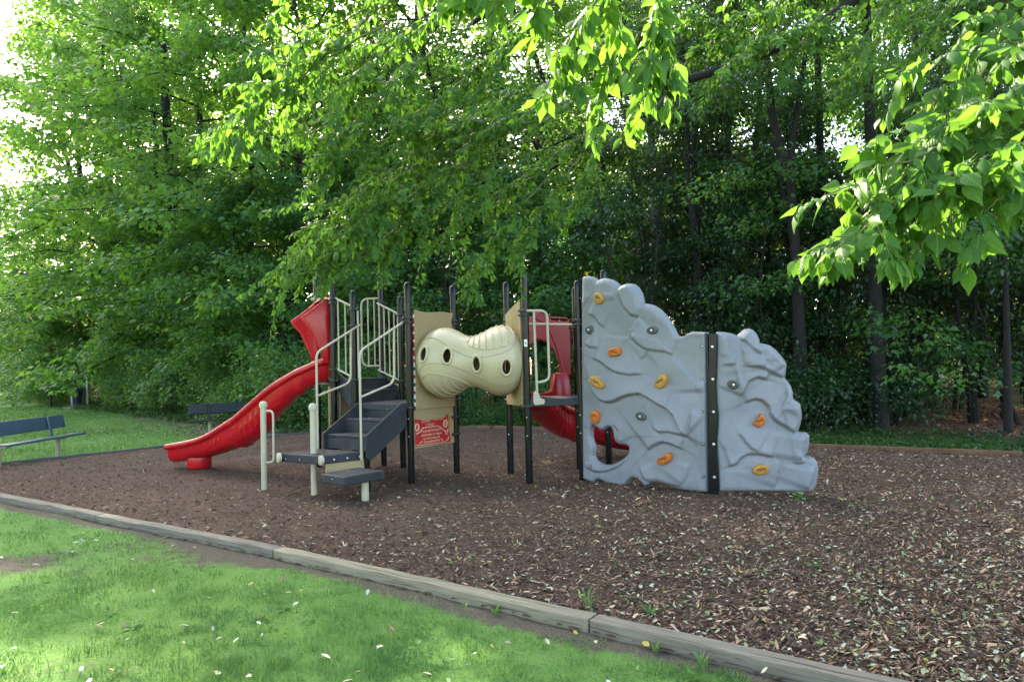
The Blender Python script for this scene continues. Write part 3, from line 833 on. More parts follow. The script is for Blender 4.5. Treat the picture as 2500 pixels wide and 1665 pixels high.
# ---- lower stairs: treads, risers, stringers
s2, w2 = V3((-.60, -.80, 0)), V3((-.80, .60, 0))
st0 = V3((-1.62, 9.97, 0))                      # right front corner of the landing nose
stairs = empty('stairs', (0, 0, 0)); stairs.parent = play
RUN = .335
W2 = .90
for i in range(3):
    a = st0 + s2 * (RUN * i) + w2 * .02
    zt = 1.2 - .2 * i
    if i > 0:
        m = B(); m.prism([(a - s2 * RUN)[:2], a[:2], (a + w2 * (W2 - .04))[:2], (a - s2 * RUN + w2 * (W2 - .04))[:2]], zt - .035, zt)
        m.build('tread', M['slate'], stairs, False, .008)
    m = B(); q = a + s2 * -.022
    m.prism([q[:2], (a + s2 * -.002)[:2], (a + s2 * -.002 + w2 * (W2 - .04))[:2], (q + w2 * (W2 - .04))[:2]], zt - .20, zt - .037)
    r_ = m.build('riser', M['slate'], stairs)
    if i == 0:
        for t in (.12, .3, .6): bolt(stairs, a + w2 * t + V3((0, 0, zt - .075)) + s2 * .0, s2, .75)
for sd_, nm in ((-.022, 'stringer'), (W2 + .0, 'stringer')):
    m = B()
    o = st0 + w2 * sd_
    lo = [(-.05, 1.215), (.06, 1.215), (RUN * 2 + .05, .815), (RUN * 2 + .05, .52), (RUN * 2 - .02, .46), (-.05, .88)]
    m.plate([lo], o, s2, V3((0, 0, 1)), w2, .022)
    m.build(nm, M['slate'], stairs, False, .006)
# transfer platform, its bottom step
plat = [(-3.22, 9.44), (-2.56, 9.04), (-2.10, 9.42), (-2.78, 9.86)]
m = B(); m.prism(plat, .485, .60)
pf = m.build('transfer_platform', M['slate'], play, False, .012)
for t in (.3, .62, .93):
    p = V3((-2.56, 9.04, 0)).lerp(V3((-2.10, 9.42, 0)), t); bolt(pf, p + V3((.012, -.014, .535)), (.64, -.77, 0))
for t in (.15, .5):
    p = V3((-3.22, 9.44, 0)).lerp(V3((-2.56, 9.04, 0)), t); bolt(pf, p + V3((-.006, -.012, .535)), (-.52, -.85, 0), .6)
for p in ((-3.235, 9.415), (-2.548, 9.025)):
    m = B(); m.lathe([(.066, -.02), (.066, .02)], (p[0], p[1], .545), 16, ((0, 0, 1), (-.6, .8, 0), (.8, .6, 0))); m.build('end_plate', M['beige'], pf, True, .004)
stp = [(-2.49, 8.80), (-2.11, 8.48), (-1.70, 8.97), (-2.12, 9.28)]
m = B(); m.prism(stp, .29, .405)
bs = m.build('bottom_step', M['slate'], play, False, .014)
bolt(bs, (-2.3, 8.63, .36), (-.6, -.8, 0), .5)
m = B(); m.tube([(-1.94, 8.86, -.3), (-1.94, 8.86, .29)], .048, 16); m.build('support_leg', M['beige'], play, True)
m = B(); m.plate([[(-.0, .30), (.60, .30), (.60, .485), (0, .485)]], (-2.52, 9.12, 0), V3((.77, .64, 0)), V3((0, 0, 1)), V3((.64, -.77, 0)), .02); m.build('skirt_panel', M['tan'], play)
m = B(); m.tube([(-2.05, 9.50, -.3), (-2.05, 9.50, .60)], .045, 14); m.build('support_leg', M['black'], play, True)
# beige grab posts in front of the platform
for (x, y, ztop) in ((-3.62, 9.90, 1.30), (-2.745, 9.36, 1.28)):
    m = B(); m.tube([(x, y, -.3), (x, y, ztop - .07)], .0415, 18)
    gp = m.build('grab_post', M['beige'], play, True)
    m = B(); m.lathe([(.0415, ztop - .09), (.056, ztop - .088), (.057, ztop - .045), (.048, ztop - .018), (.026, ztop - .004), (.002, ztop)], (x, y, 0), 18); m.build('cap', M['beige'], gp, True)
    bolt(gp, (x + .004, y - .042, .15), (0, -1, 0), .6)
    if x < -3:
        d = V3((.80, -.25, 0)).normalized()
        o = V3((x, y, 0))
        m = B(); m.tube(rounded([o + V3((0, 0, 1.16)), o + d * .165 + V3((0, 0, 1.16)), o + d * .165 + V3((0, 0, .42)), o + V3((0, 0, .42))], .07), .0165, 10); m.build('grab_bar', M['beige'], gp, True)
# tan panel closing the space under the upper deck
eo, eu = V3((-2.98, 10.98, 0)), V3((.576, .817, 0))
m = B(); m.plate([[(.02, .13), (1.06, .13), (1.06, 1.46), (.02, 1.46)]], eo, eu, V3((0, 0, 1)), V3((.817, -.576, 0)), .02); tp = m.build('under_panel', M['tan'], play)
for t in (.22, .80):
    m = B(); m.tube([eo + eu * t + V3((.03, -.03, -.2)), eo + eu * t + V3((.03, -.03, 1.45))], .03, 8); m.build('upright_strip', M['timbery'], tp, True)  # brownish upright strips set in front of the tan panel

# ---- upper stairs between landing and upper deck
ush = empty('upper_stairs', (0, 0, 0)); ush.parent = play
D_, Q_ = V3((-2.43, 10.80, 0)), V3((-1.93, 11.52, 0))
u2 = V3((-.79, .61, 0))
for i, zt in enumerate((1.385, 1.57)):
    a0, a1 = D_ + u2 * (.02 + .24 * i), Q_ + u2 * (.02 + .24 * i)
    m = B(); m.prism([a0[:2], a1[:2], (a1 + u2 * .26)[:2], (a0 + u2 * .26)[:2]], zt - .03, zt); m.build('tread', M['slate'], ush, False, .006)
    m = B(); m.prism([a0[:2], a1[:2], (a1 + u2 * .02)[:2], (a0 + u2 * .02)[:2]], zt - .185, zt - .032); m.build('riser', M['slate'], ush)
for o in (D_, Q_):
    m = B(); m.plate([[(-.03, 1.22), (.02, 1.42), (.50, 1.66), (.56, 1.5), (.5, 1.36), (.06, .98), (-.03, 1.05)]], o, u2, V3((0, 0, 1)), V3((u2.y, -u2.x, 0)), .022); m.build('stringer', M['slate'], ush, False, .005)

# ---- hand rails and barriers of beige tube
RT = .0165
def rail(name, paths, parent=play, r=RT):
    m = B()
    for p in paths: m.tube(p, r, 10)
    return m.build(name, M['beige'], parent, True)
def stair_rail(top, bot, zt, zb, zlow):
    top, bot = V3(top), V3(bot)
    d = (bot - top)
    def at_(t, z): return top + d * t + V3((0, 0, z))
    sl = (zt - zb)
    p1 = rounded([at_(0, zt), at_(1, zb), at_(1, zlow)], .10)
    p2 = rounded([at_(.98, zb - .62), at_(.24, zt - sl * .24 - .78), at_(.22, zt - sl * .22)], .13)
    return [p1, p2]
rail('stair_rail', stair_rail((-1.60, 10.05, 0), (-2.08, 9.30, 0), 2.40, 1.97, .50))
rail('stair_rail', stair_rail((-2.36, 10.60, 0), (-2.82, 9.83, 0), 2.41, 1.98, .55))
def barrier(a, b, za, zb, la, lb, nb, nm='barrier', hook=.0):
    a, b = V3(a), V3(b)
    o = rail(nm, [rounded([a + V3((0, 0, za)), b + V3((0, 0, zb)), b + V3((0, 0, lb + .04))], .05), [a + V3((0, 0, la)), b + V3((0, 0, lb))]])
    for i in range(nb):
        t = (i + .35) / (nb + .1)
        p = a.lerp(b, t)
        m = B(); m.tube([p + V3((0, 0, la + (lb - la) * t)), p + V3((0, 0, za + (zb - za) * t))], .0135, 8); m.build('bar', M['beige'], o, True)
    return o
barrier((-2.84, 11.02, 0), (-2.41, 10.70, 0), 2.88, 2.66, 1.74, 1.55, 3)
barrier((-2.33, 11.86, 0), (-1.93, 11.58, 0), 2.86, 2.65, 1.70, 1.52, 4)
cx_, ex_ = V3((-2.29, 11.94, 0)), V3((-2.63, 11.96, 0))
o = rail('barrier', [rounded([cx_ + V3((0, 0, 2.95)), ex_ + V3((0, 0, 2.95)), ex_ + V3((0, 0, 1.77)), cx_ + V3((0, 0, 1.77))], .13)])
for t in (.33, .66):
    p = cx_.lerp(ex_, t); m = B(); m.tube([p + V3((0, 0, 1.77)), p + V3((0, 0, 2.95))], .0135, 8); m.build('bar', M['beige'], o, True)
# front rail of the right deck with the D-shaped hand hold
g0, g1 = V3((.24, 9.81, 0)), V3((.95, 9.99, 0))
rail('guard_rail', [[g0 + V3((0, 0, 2.315)), g1 + V3((0, 0, 2.30))]])
gd = (g1 - g0).normalized()
o_ = V3((.20, 9.74, 0))
hh = rail('hand_hold', [[o_ + gd * .145 + V3((0, 0, 1.30)), o_ + gd * .125 + V3((0, 0, 2.50))],
                        rounded([o_ + gd * .02 + V3((0, 0, 2.50)), o_ + gd * .325 + V3((0, 0, 2.50)), o_ + gd * .335 + V3((0, 0, 1.50)), o_ + gd * .145 + V3((0, 0, 1.47))], .11)], play, .0195)
m = B(); m.plate([[(.09, 1.33), (.12, 1.36), (.165, 1.33), (.19, 1.25), (.245, 1.23), (.26, 1.20), (.24, 1.16), (.115, 1.15), (.085, 1.18)]], o_, gd, V3((0, 0, 1)), V3((gd.y, -gd.x, 0)), .018); m.build('foot_plate', M['beige'], hh, False, .004)
bolt(hh, o_ + gd * .125 + V3((.0, -.012, 1.31)), (gd.y, -gd.x, 0), .7)

# ---- tan panels and the crawl tube
def circ(c, r, n=40, e=1.0): return [(c[0] + r * math.cos(2 * math.pi * k / n), c[1] + e * r * math.sin(2 * math.pi * k / n)) for k in range(n)]
pa, pb = V3((-1.53, 10.10, 0)), V3((-.93, 10.93, 0))
pu = (pb - pa).normalized(); pn = V3((pu.y, -pu.x, 0)); PL = (pb - pa).length
wav = lambda u0, u1, z, k: [(u0 + (u1 - u0) * t / 8, z + .012 * math.sin(t * k)) for t in range(9)]
m = B(); m.plate([[(.075, 1.105), (PL - .075, 1.105), (PL - .075, 2.30), (PL - .105, 2.40), (PL - .115, 2.46), (PL - .075, 2.52), (PL - .078, 2.585)] + wav(PL - .13, .17, 2.575, .8) + [(.075, 2.59)], circ((PL / 2, 1.80), .34)], pa + pn * .045, pu, V3((0, 0, 1)), pn, .022)
lp = m.build('tube_panel', M['tan'], play, False, .003, 1)
for z in (1.2, 1.45, 2.1, 2.5): bolt(lp, pa + pu * .10 + pn * .058 + V3((0, 0, z)), pn, .5)
m = B(); m.box(pa + pu * .062 + pn * .045 + V3((0, 0, 1.84)), (.012, .02, 1.36), (pu, pn, V3((0, 0, 1)))); m.build('edge_strip', M['white'], lp)
for k in range(11):
    m = B(); m.box(pa + pu * .0605 + pn * .0465 + V3((0, 0, 1.24 + k * .118)), (.012, .02, .05 if k < 6 else .085), (pu, pn, V3((0, 0, 1)))); m.build('edge_mark', M['red'] if k % 2 or k > 5 else M['ink'], lp)
qa, qb = V3((.20, 9.80, 0)), V3((-.07, 10.65, 0))
qu = (qb - qa).normalized(); qn = V3((-qu.y, qu.x, 0)); QL = (qb - qa).length
if qn.x > 0: qn = -qn
m = B(); m.plate([[(.075, 1.13), (QL - .06, 1.13), (QL - .06, 2.30), (QL - .09, 2.40), (QL - .07, 2.50)] + [(QL - .10 - .06 * t, 2.515 + .014 * t) for t in range(10)] + [(.10, 2.67), (.075, 2.68)], circ((QL / 2, 1.80), .33)], qa + qn * .045, qu, V3((0, 0, 1)), qn, .022)
rp = m.build('tube_panel', M['tan'], play, False, .003, 1)
for z in (1.25, 1.6, 2.05): bolt(rp, qa + qu * .10 + qn * .058 + V3((0, 0, z)), qn, .5)

L0, R0 = (pa + pb) / 2 + pn * .06 + V3((0, 0, 1.80)), (qa + qb) / 2 + qn * .06 + V3((0, 0, 1.80))
NT, NA = 120, 112
path = bez(L0, L0 + pn * .50, R0 + qn * .46, R0, NT)
def tube_r(t):
    k = min(1.0, abs(2 * t - 1) / .72); k = k * k * (3 - 2 * k)
    e = min(t, 1 - t)
    return (.372 + .152 * k) * (1 - .16 * math.exp(-(e / .055) ** 1.6))
def frame(i):
    t = (path[min(i + 1, NT - 1)] - path[max(i - 1, 0)]).normalized()
    s = V3((0, 0, 1)).cross(t).normalized()
    if s.y > 0: s = -s                            # side vector that looks towards the viewer
    return path[i], s, V3((0, 0, 1))
def tpos(t, a, dr=0.0):
    """point on the tube: t along, a angle (0 = towards the lawn, +90deg = up)"""
    i = t * (NT - 1); i0 = min(int(i), NT - 2); f = i - i0
    p0, s0, u0 = frame(i0); p1, s1, u1 = frame(i0 + 1)
    p, s = p0.lerp(p1, f), s0.lerp(s1, f).normalized()
    r = tube_r(t) + dr
    return p + s * (r * math.cos(a)) + V3((0, 0, 1)) * (r * math.sin(a))
HOLES = [(.13, .235), (.345, .205), (.615, -.10), (.86, -.19)]      # (t, angle) of the four view holes
HW, HH = .052, .108
vs = [tpos(i / (NT - 1), 2 * math.pi * k / NA) for i in range(NT) for k in range(NA)]
def arclen(t): return t * sum((path[i + 1] - path[i]).length for i in range(NT - 1))
fs = []
TL = arclen(1)
for i in range(NT - 1):
    for k in range(NA):
        t = (i + .5) / (NT - 1); a = 2 * math.pi * (k + .5) / NA
        if a > math.pi: a -= 2 * math.pi
        if any((((t - h[0]) * TL * 1.12) / HW) ** 2 + (((a - h[1]) * tube_r(t)) / HH) ** 2 < 1 for h in HOLES): continue
        fs.append((i * NA + k, i * NA + (k + 1) % NA, (i + 1) * NA + (k + 1) % NA, (i + 1) * NA + k))
m = B(); m.add(vs, fs)
tube = m.build('crawl_tube', M['cream'], play, True)
sol = tube.modifiers.new('thickness', 'SOLIDIFY'); sol.thickness = .012; sol.offset = -1
for (t0, a0) in HOLES:
    pts = []
    for k in range(25):
        q = 2 * math.pi * k / 24
        t = t0 + HW * 1.16 * math.cos(q) / (TL * 1.12); r = tube_r(t)
        pts.append(tpos(t, a0 + HH * 1.10 * math.sin(q) / r, .004))
    m = B(); m.tube(pts, .021, 10, False); m.build('view_ring', M['cream'], tube, True)
def spline(ks, n=40):
    ts = np.linspace(0, len(ks) - 1, n); out = []
    for t in ts:
        i = min(int(t), len(ks) - 2); f = t - i
        p0, p1, p2, p3 = [np.array(ks[max(0, min(len(ks) - 1, j))]) for j in (i - 1, i, i + 1, i + 2)]
        out.append(.5 * ((2 * p1) + (p2 - p0) * f + (2 * p0 - 5 * p1 + 4 * p2 - p3) * f * f + (3 * p1 - p0 - 3 * p2 + p3) * f ** 3))
    return out
D = math.radians
SEAMS = [[(.03, D(20)), (.10, D(42)), (.25, D(40)), (.42, D(22)), (.58, D(8)), (.75, D(8)), (.90, D(18)), (.97, D(40))],
         [(.05, D(-48)), (.09, D(-12)), (.2, D(-2)), (.35, D(-6)), (.52, D(-24)), (.7, D(-40)), (.85, D(-42)), (.96, D(-36))]]
for sm in SEAMS:
    m = B(); m.tube([tpos(p[0], p[1], .0015) for p in spline(sm, 60)], .0042, 6); m.build('seam', M['creamseam'], tube, True)
# edges of the two ribbed fields, and their ribs
ED1 = [(.42, D(100)), (.47, D(62)), (.55, D(36)), (.68, D(22)), (.82, D(21)), (.93, D(34)), (.985, D(70))]
ED2 = [(.03, D(-70)), (.07, D(-32)), (.17, D(-18)), (.30, D(-24)), (.42, D(-42)), (.52, D(-75)), (.55, D(-100))]
for ed in (ED1, ED2):
    m = B(); m.tube([tpos(p[0], p[1], .003) for p in spline(ed, 50)], .009, 8); m.build('field_edge', M['cream'], tube, True)
def edge_angle(ed, t):
    for (t0, a0), (t1, a1) in zip(ed[:-1], ed[1:]):
        if t0 <= t <= t1: return a0 + (a1 - a0) * (t - t0) / (t1 - t0)
    return ed[-1][1]
for k in range(8):
    t = .505 + k * .0625
    a0 = edge_angle(ED1, t)
    m = B(); m.tube([tpos(min(.985, t + .05 * (j / 9 - .3) * -.4), a0 + (D(150) - a0) * j / 9, .003) for j in range(10)], .0135, 6); m.build('rib', M['cream'], tube, True)
for k in range(7):
    t = .085 + k * .064
    a0 = edge_angle(ED2, t)
    m = B(); m.tube([tpos(t + .12 * (j / 9) ** 1.3, a0 + (D(-150) - a0) * j / 9, .003) for j in range(10)], .0115, 6); m.build('rib', M['cream'], tube, True)
for (c, n_, u_) in ((L0, pn, pu), (R0, qn, qu)):
    m = B(); m.lathe([(.36, -.01), (.455, -.01), (.455, .012), (.40, .022), (.36, .022)], c - n_ * .028, 48, (u_, V3((0, 0, 1)), n_)); fl = m.build('flange', M['cream'], tube, True)
    for k in range(10):
        a = k * .628 + .3; bolt(fl, c + (u_ * math.cos(a) + V3((0, 0, 1)) * math.sin(a)) * .43 - n_ * .018, n_, .6)

# ---- red sign panel under the left tube panel
z0 = .535
m = B(); m.plate([[(.05, z0), (PL - .075, z0 - .0), (PL - .09, z0 + .10), (PL - .085, 1.10), (.05, 1.10)]], pa + pn * .022, pu, V3((0, 0, 1)), pn, .018)
sp = m.build('sign_panel', M['tan'], play)
red = [(.0, .565), (.60, .55), (.78, .555), (.80, .60), (.765, .70), (.75, .80), (.755, .90), (.745, .985), (.70, .985), (.68, .95), (.62, .938), (.18, .925), (.12, .95), (.0, .97)]
m = B(); m.plate([[(p[0] + .06, p[1]) for p in red]], pa + pn * .036, pu, V3((0, 0, 1)), pn, .010)
rpn = m.build('sign_plate', M['dullred'], play, False, .004, 1)
def stroke(name, pts, r, closed=False):
    m = B(); m.tube([pa + pn * .042 + pu * (p[0] + .06) + V3((0, 0, p[1])) for p in pts], r, 6); m.build(name, M['tanlight'], rpn, True)
M['tanlight'] = plain('light_engraving', (.60, .40, .27), .5, .05)
stroke('engraved_line', [(.01, .745), (.08, .765), (.16, .825), (.50, .828), (.57, .79), (.64, .735), (.70, .735), (.735, .755)], .0085)
stroke('engraved_line', [(.0, .585), (.10, .578), (.55, .568), (.66, .57), (.72, .60), (.745, .64)], .0065)
stroke('engraved_line', [(.14, .912), (.32, .916)], .005)
stroke('engraved_line', [(.42, .918), (.62, .924)], .005)
stroke('engraved_line', [(.09, .60), (.14, .632)], .007); stroke('engraved_line', [(.555, .63), (.60, .59)], .007)
stroke('engraved_line', [(.70, .92), (.702, .89), (.735, .855)], .007)
stroke('engraved_line', [(.665, .72), (.675, .685), (.70, .68), (.72, .735)], .006)
for (cx0, cz0, rx, rz_) in ((.665, .845, .038, .050), (.035, .845, .036, .050)):
    stroke('engraved_ring', [(cx0 + rx * math.cos(k * .3491), cz0 + rz_ * math.sin(k * .3491)) for k in range(19)], .012)
stroke('engraved_mark', [(.66, .838), (.668, .855)], .009)
rl = np.random.default_rng(5)
def textline(u0, u1, z, h, wch):
    m = B(); u = u0
    while u < u1:
        w_ = wch * rl.uniform(.55, 1.1)
        base = pa + pn * .0425 + V3((0, 0, z))
        k = rl.integers(0, 5)
        if k in (0, 1, 3): m.box(base + pu * (u + .06), (.0045, .004, h), (pu, pn, V3((0, 0, 1))))
        if k in (1, 2, 4): m.box(base + pu * (u + .06 + w_ * .45), (.0045, .004, h), (pu, pn, V3((0, 0, 1))))
        if k in (0, 2, 4): m.box(base + pu * (u + .06 + w_ * .22) + V3((0, 0, h * (.5 if k else -.5))), (w_ * .5, .004, .0055), (pu, pn, V3((0, 0, 1))))
        if k in (3, 4): m.box(base + pu * (u + .06 + w_ * .22), (w_ * .5, .004, .005), (pu, pn, V3((0, 0, 1))))
        u += w_
    m.build('lettering', M['tanlight'], rpn)
textline(.235, .42, .868, .036, .030)
textline(.13, .545, .772, .036, .026)
textline(.13, .585, .712, .030, .024)
textline(.17, .525, .658, .028, .024)
textline(.17, .525, .608, .028, .024)
for z in (.66, .93):
    m = B(); m.box(pa + pu * (PL - .09) + pn * .03 + V3((0, 0, z)), (.10, .05, .05), (pu, pn, V3((0, 0, 1)))); m.build('bracket', M['clamp'], sp, False, .008)

# ---- slides
def slide(P0, P1, P2, P3, zs, W_, foot, mat=None, endflare=True, parent=play):
    mat = mat or M['red']
    n = 130
    path = bez((*P0, 0), (*P1, 0), (*P2, 0), (*P3, 0), n)
    acc = [0]
    for i in range(n - 1): acc.append(acc[-1] + (path[i + 1] - path[i]).length)
    tot = acc[-1]
    zk = np.array(zs)
    zz = np.interp(np.array(acc) / tot, zk[:, 0], zk[:, 1])
    for _ in range(6): zz[1:-1] = (zz[:-2] + 2 * zz[1:-1] + zz[2:]) / 4
    dp = np.interp(np.array(acc) / tot, zk[:, 0], zk[:, 2])
    for _ in range(4): dp[1:-1] = (dp[:-2] + 2 * dp[1:-1] + dp[2:]) / 4
    half = [(W_ + .066, -.034), (W_ + .062, .002), (W_ + .030, .020), (W_ - .008, .014), (W_ - .028, -.02), (W_ - .045, -.17), (W_ - .10, -.255), (W_ - .2, -.285), (0, -.295)]
    outer = [(W_ + .060, -.068), (W_ + .028, -.082), (W_ - .004, -.098), (W_ - .001, -.20), (W_ - .05, -.30), (W_ - .14, -.355), (0, -.372)]
    loop = half + [(-x, y) for x, y in half[-2::-1]] + [(-x, y) for x, y in outer] + outer[-2::-1]
    m_ = len(loop)
    vs, fs, info = [], [], []
    for i in range(n):
        t = (path[min(i + 1, n - 1)] - path[max(i - 1, 0)]).normalized()
        s = V3((-t.y, t.x, 0))
        u = acc[i] / tot
        k = dp[i] / .372
        fl = 1 + .10 * max(0, (u - .93) / .07) ** 2 if endflare else 1
        # shallow moulded flutes along the outside of the bed
        for j, (a, h) in enumerate(loop):
            b_ = h if h > -.06 else -.06 + (h + .06) * k
            aa = a * fl
            if j >= len(half) * 2 - 1 and h < -.08:
                ph = max(0, math.sin((acc[i] + .30 * h) * 62)) ** .7
                env = math.exp(-((u - .35) / .085) ** 4) + .8 * math.exp(-((u - .60) / .05) ** 2)
                aa += math.copysign(.026, a) * ph * env * (abs(a) > .05)
                g_ = 1.2 * math.exp(-((u - .12) / .018) ** 2) + 1.6 * math.exp(-((u - .475) / .018) ** 2) + 1.1 * math.exp(-((u - .205) / .025) ** 2)
                aa *= 1 + .07 * g_; b_ *= 1 + .05 * g_
            p = path[i] + s * aa + V3((0, 0, zz[i] + b_))
            vs.append(p)
    for i in range(n - 1):
        for j in range(m_):
            fs.append((i * m_ + j, i * m_ + (j + 1) % m_, (i + 1) * m_ + (j + 1) % m_, (i + 1) * m_ + j))
    fs.append(tuple(range(m_))); fs.append(tuple((n - 1) * m_ + j for j in reversed(range(m_))))
    m = B(); m.add(vs, fs)
    sl = m.build('slide', mat, parent, True, .012, 2)
    if foot:
        m = B(); m.lathe([(.13, -.05), (.13, .04), (.20, .05), (.205, .22), (.19, .30)], (foot[0], foot[1], 0), 28); m.build('slide_foot', M['red'], sl, True, .01)
    return sl

sl1 = slide((-3.16, 11.53), (-4.05, 11.03), (-4.75, 11.88), (-6.02, 12.36),
            [(0, 1.91, .40), (.04, 1.89, .38), (.14, 1.73, .43), (.23, 1.53, .47), (.30, 1.35, .53), (.35, 1.22, .62), (.45, .99, .51), (.55, .84, .43), (.65, .70, .37), (.75, .60, .34), (.85, .54, .33), (1, .47, .33)], .27, (-5.62, 12.22))
def hood(a, b, n_, z0, zt, parent, out=.52, mat=None):
    mat = mat or M['red']
    """arched red entry hood between two posts, flaring outwards"""
    a, b = V3(a), V3(b)
    n_ = V3(n_)
    u_ = (b - a)
    inner = [(0.02, z0, .02, z0), (.0, z0 + .25, .16, z0 + .28), (.0, zt - .55, .42, zt - .52), (.0, zt - .12, out, zt - .36), (.10, zt - .02, out + .03, zt - .26), (.5, zt + .06, out + .06, zt - .20),
             (.90, zt - .02, out + .03, zt - .26), (1, zt - .12, out, zt - .36), (1, zt - .55, .42, zt - .52), (1, z0 + .25, .16, z0 + .28), (.98, z0, .02, z0)]
    inner = [(0.04, z0, .08, z0), (.03, z0 + .28, .17, z0 + .24), (.02, zt - .52, .30, zt - .54), (.02, zt - .38, out - .02, zt - .38), (.02, zt - .30, out, zt - .32), (.025, zt - .17, out * .56, zt - .18), (.04, zt - .03, .07, zt - .025), (.08, zt, .05, zt),
             (.5, zt + .02, .05, zt + .02), (.92, zt, .05, zt), (.96, zt - .03, .07, zt - .025), (.975, zt - .17, out * .56, zt - .18), (.98, zt - .30, out, zt - .32), (.98, zt - .38, out - .02, zt - .38), (.98, zt - .52, .30, zt - .54), (.97, z0 + .28, .17, z0 + .24), (.96, z0, .08, z0)]
    vs, fs = [], []
    nn = 4
    for (t, z, o, z2) in inner:
        for k in range(nn + 1):
            f = k / nn
            p = a + u_ * t + n_ * (o * f) + V3((0, 0, z + (z2 - z) * f))
            vs.append(p)
    for i in range(len(inner) - 1):
        for k in range(nn):
            fs.append((i * (nn + 1) + k, i * (nn + 1) + k + 1, (i + 1) * (nn + 1) + k + 1, (i + 1) * (nn + 1) + k))
    # facing on the deck side: a jamb and a lintel round the opening
    m = B(); m.add(vs, fs)
    h_ = m.build('slide_hood', mat, parent, True)
    sd2 = h_.modifiers.new('thickness', 'SOLIDIFY'); sd2.thickness = .028; sd2.offset = 0
    bv = h_.modifiers.new('soft', 'BEVEL'); bv.width = .008; bv.segments = 2
    return h_
hood((-2.96, 11.10, 0), (-3.40, 11.93, 0), (-.87, -.49, 0), 1.83, 2.90, sl1, .46)
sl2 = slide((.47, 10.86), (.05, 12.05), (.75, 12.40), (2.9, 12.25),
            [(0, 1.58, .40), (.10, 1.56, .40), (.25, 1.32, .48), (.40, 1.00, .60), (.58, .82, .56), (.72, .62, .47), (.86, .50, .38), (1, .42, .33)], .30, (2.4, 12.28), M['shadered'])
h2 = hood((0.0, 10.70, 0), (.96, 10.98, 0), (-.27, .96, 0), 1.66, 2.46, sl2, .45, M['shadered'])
# moulded jambs of the second hood, seen from the deck
ja, ju = V3((-.02, 10.66, 0)), V3((1.0, .30, 0)).normalized()
arch = [(.02, 1.60), (.16, 1.60), (.20, 1.78), (.30, 2.02), (.44, 2.13), (.60, 2.08), (.72, 1.92), (.79, 1.72), (.80, 1.55), (.99, 1.55), (.99, 2.40), (.70, 2.42), (.60, 2.50), (.47, 2.56), (.34, 2.50), (.22, 2.42), (.02, 2.40)]
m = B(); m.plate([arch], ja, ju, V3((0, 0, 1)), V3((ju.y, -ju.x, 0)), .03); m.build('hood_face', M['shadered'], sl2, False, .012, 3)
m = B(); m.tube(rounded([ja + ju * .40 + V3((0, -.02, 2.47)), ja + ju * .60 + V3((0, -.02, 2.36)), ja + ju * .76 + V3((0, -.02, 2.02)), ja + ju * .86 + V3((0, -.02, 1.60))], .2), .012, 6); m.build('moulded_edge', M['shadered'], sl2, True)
m = B(); vs = []
for i, (z, k) in enumerate(((1.235, 1.0), (1.33, 1.0), (1.45, .82), (1.54, .55), (1.585, .2))):
    for j in range(16):
        a = 2 * math.pi * j / 16; vs.append(V3((.76, 10.72, z)) + ju * (.155 * (.55 + .45 * k) * math.cos(a)) + V3((ju.y, -ju.x, 0)) * (.11 * k * math.sin(a)))
m.add(vs, [(i * 16 + j, i * 16 + (j + 1) % 16, (i + 1) * 16 + (j + 1) % 16, (i + 1) * 16 + j) for i in range(4) for j in range(16)] + [tuple(range(64, 80))]); m.build('slide_shoulder', M['shadered'], sl2, True)

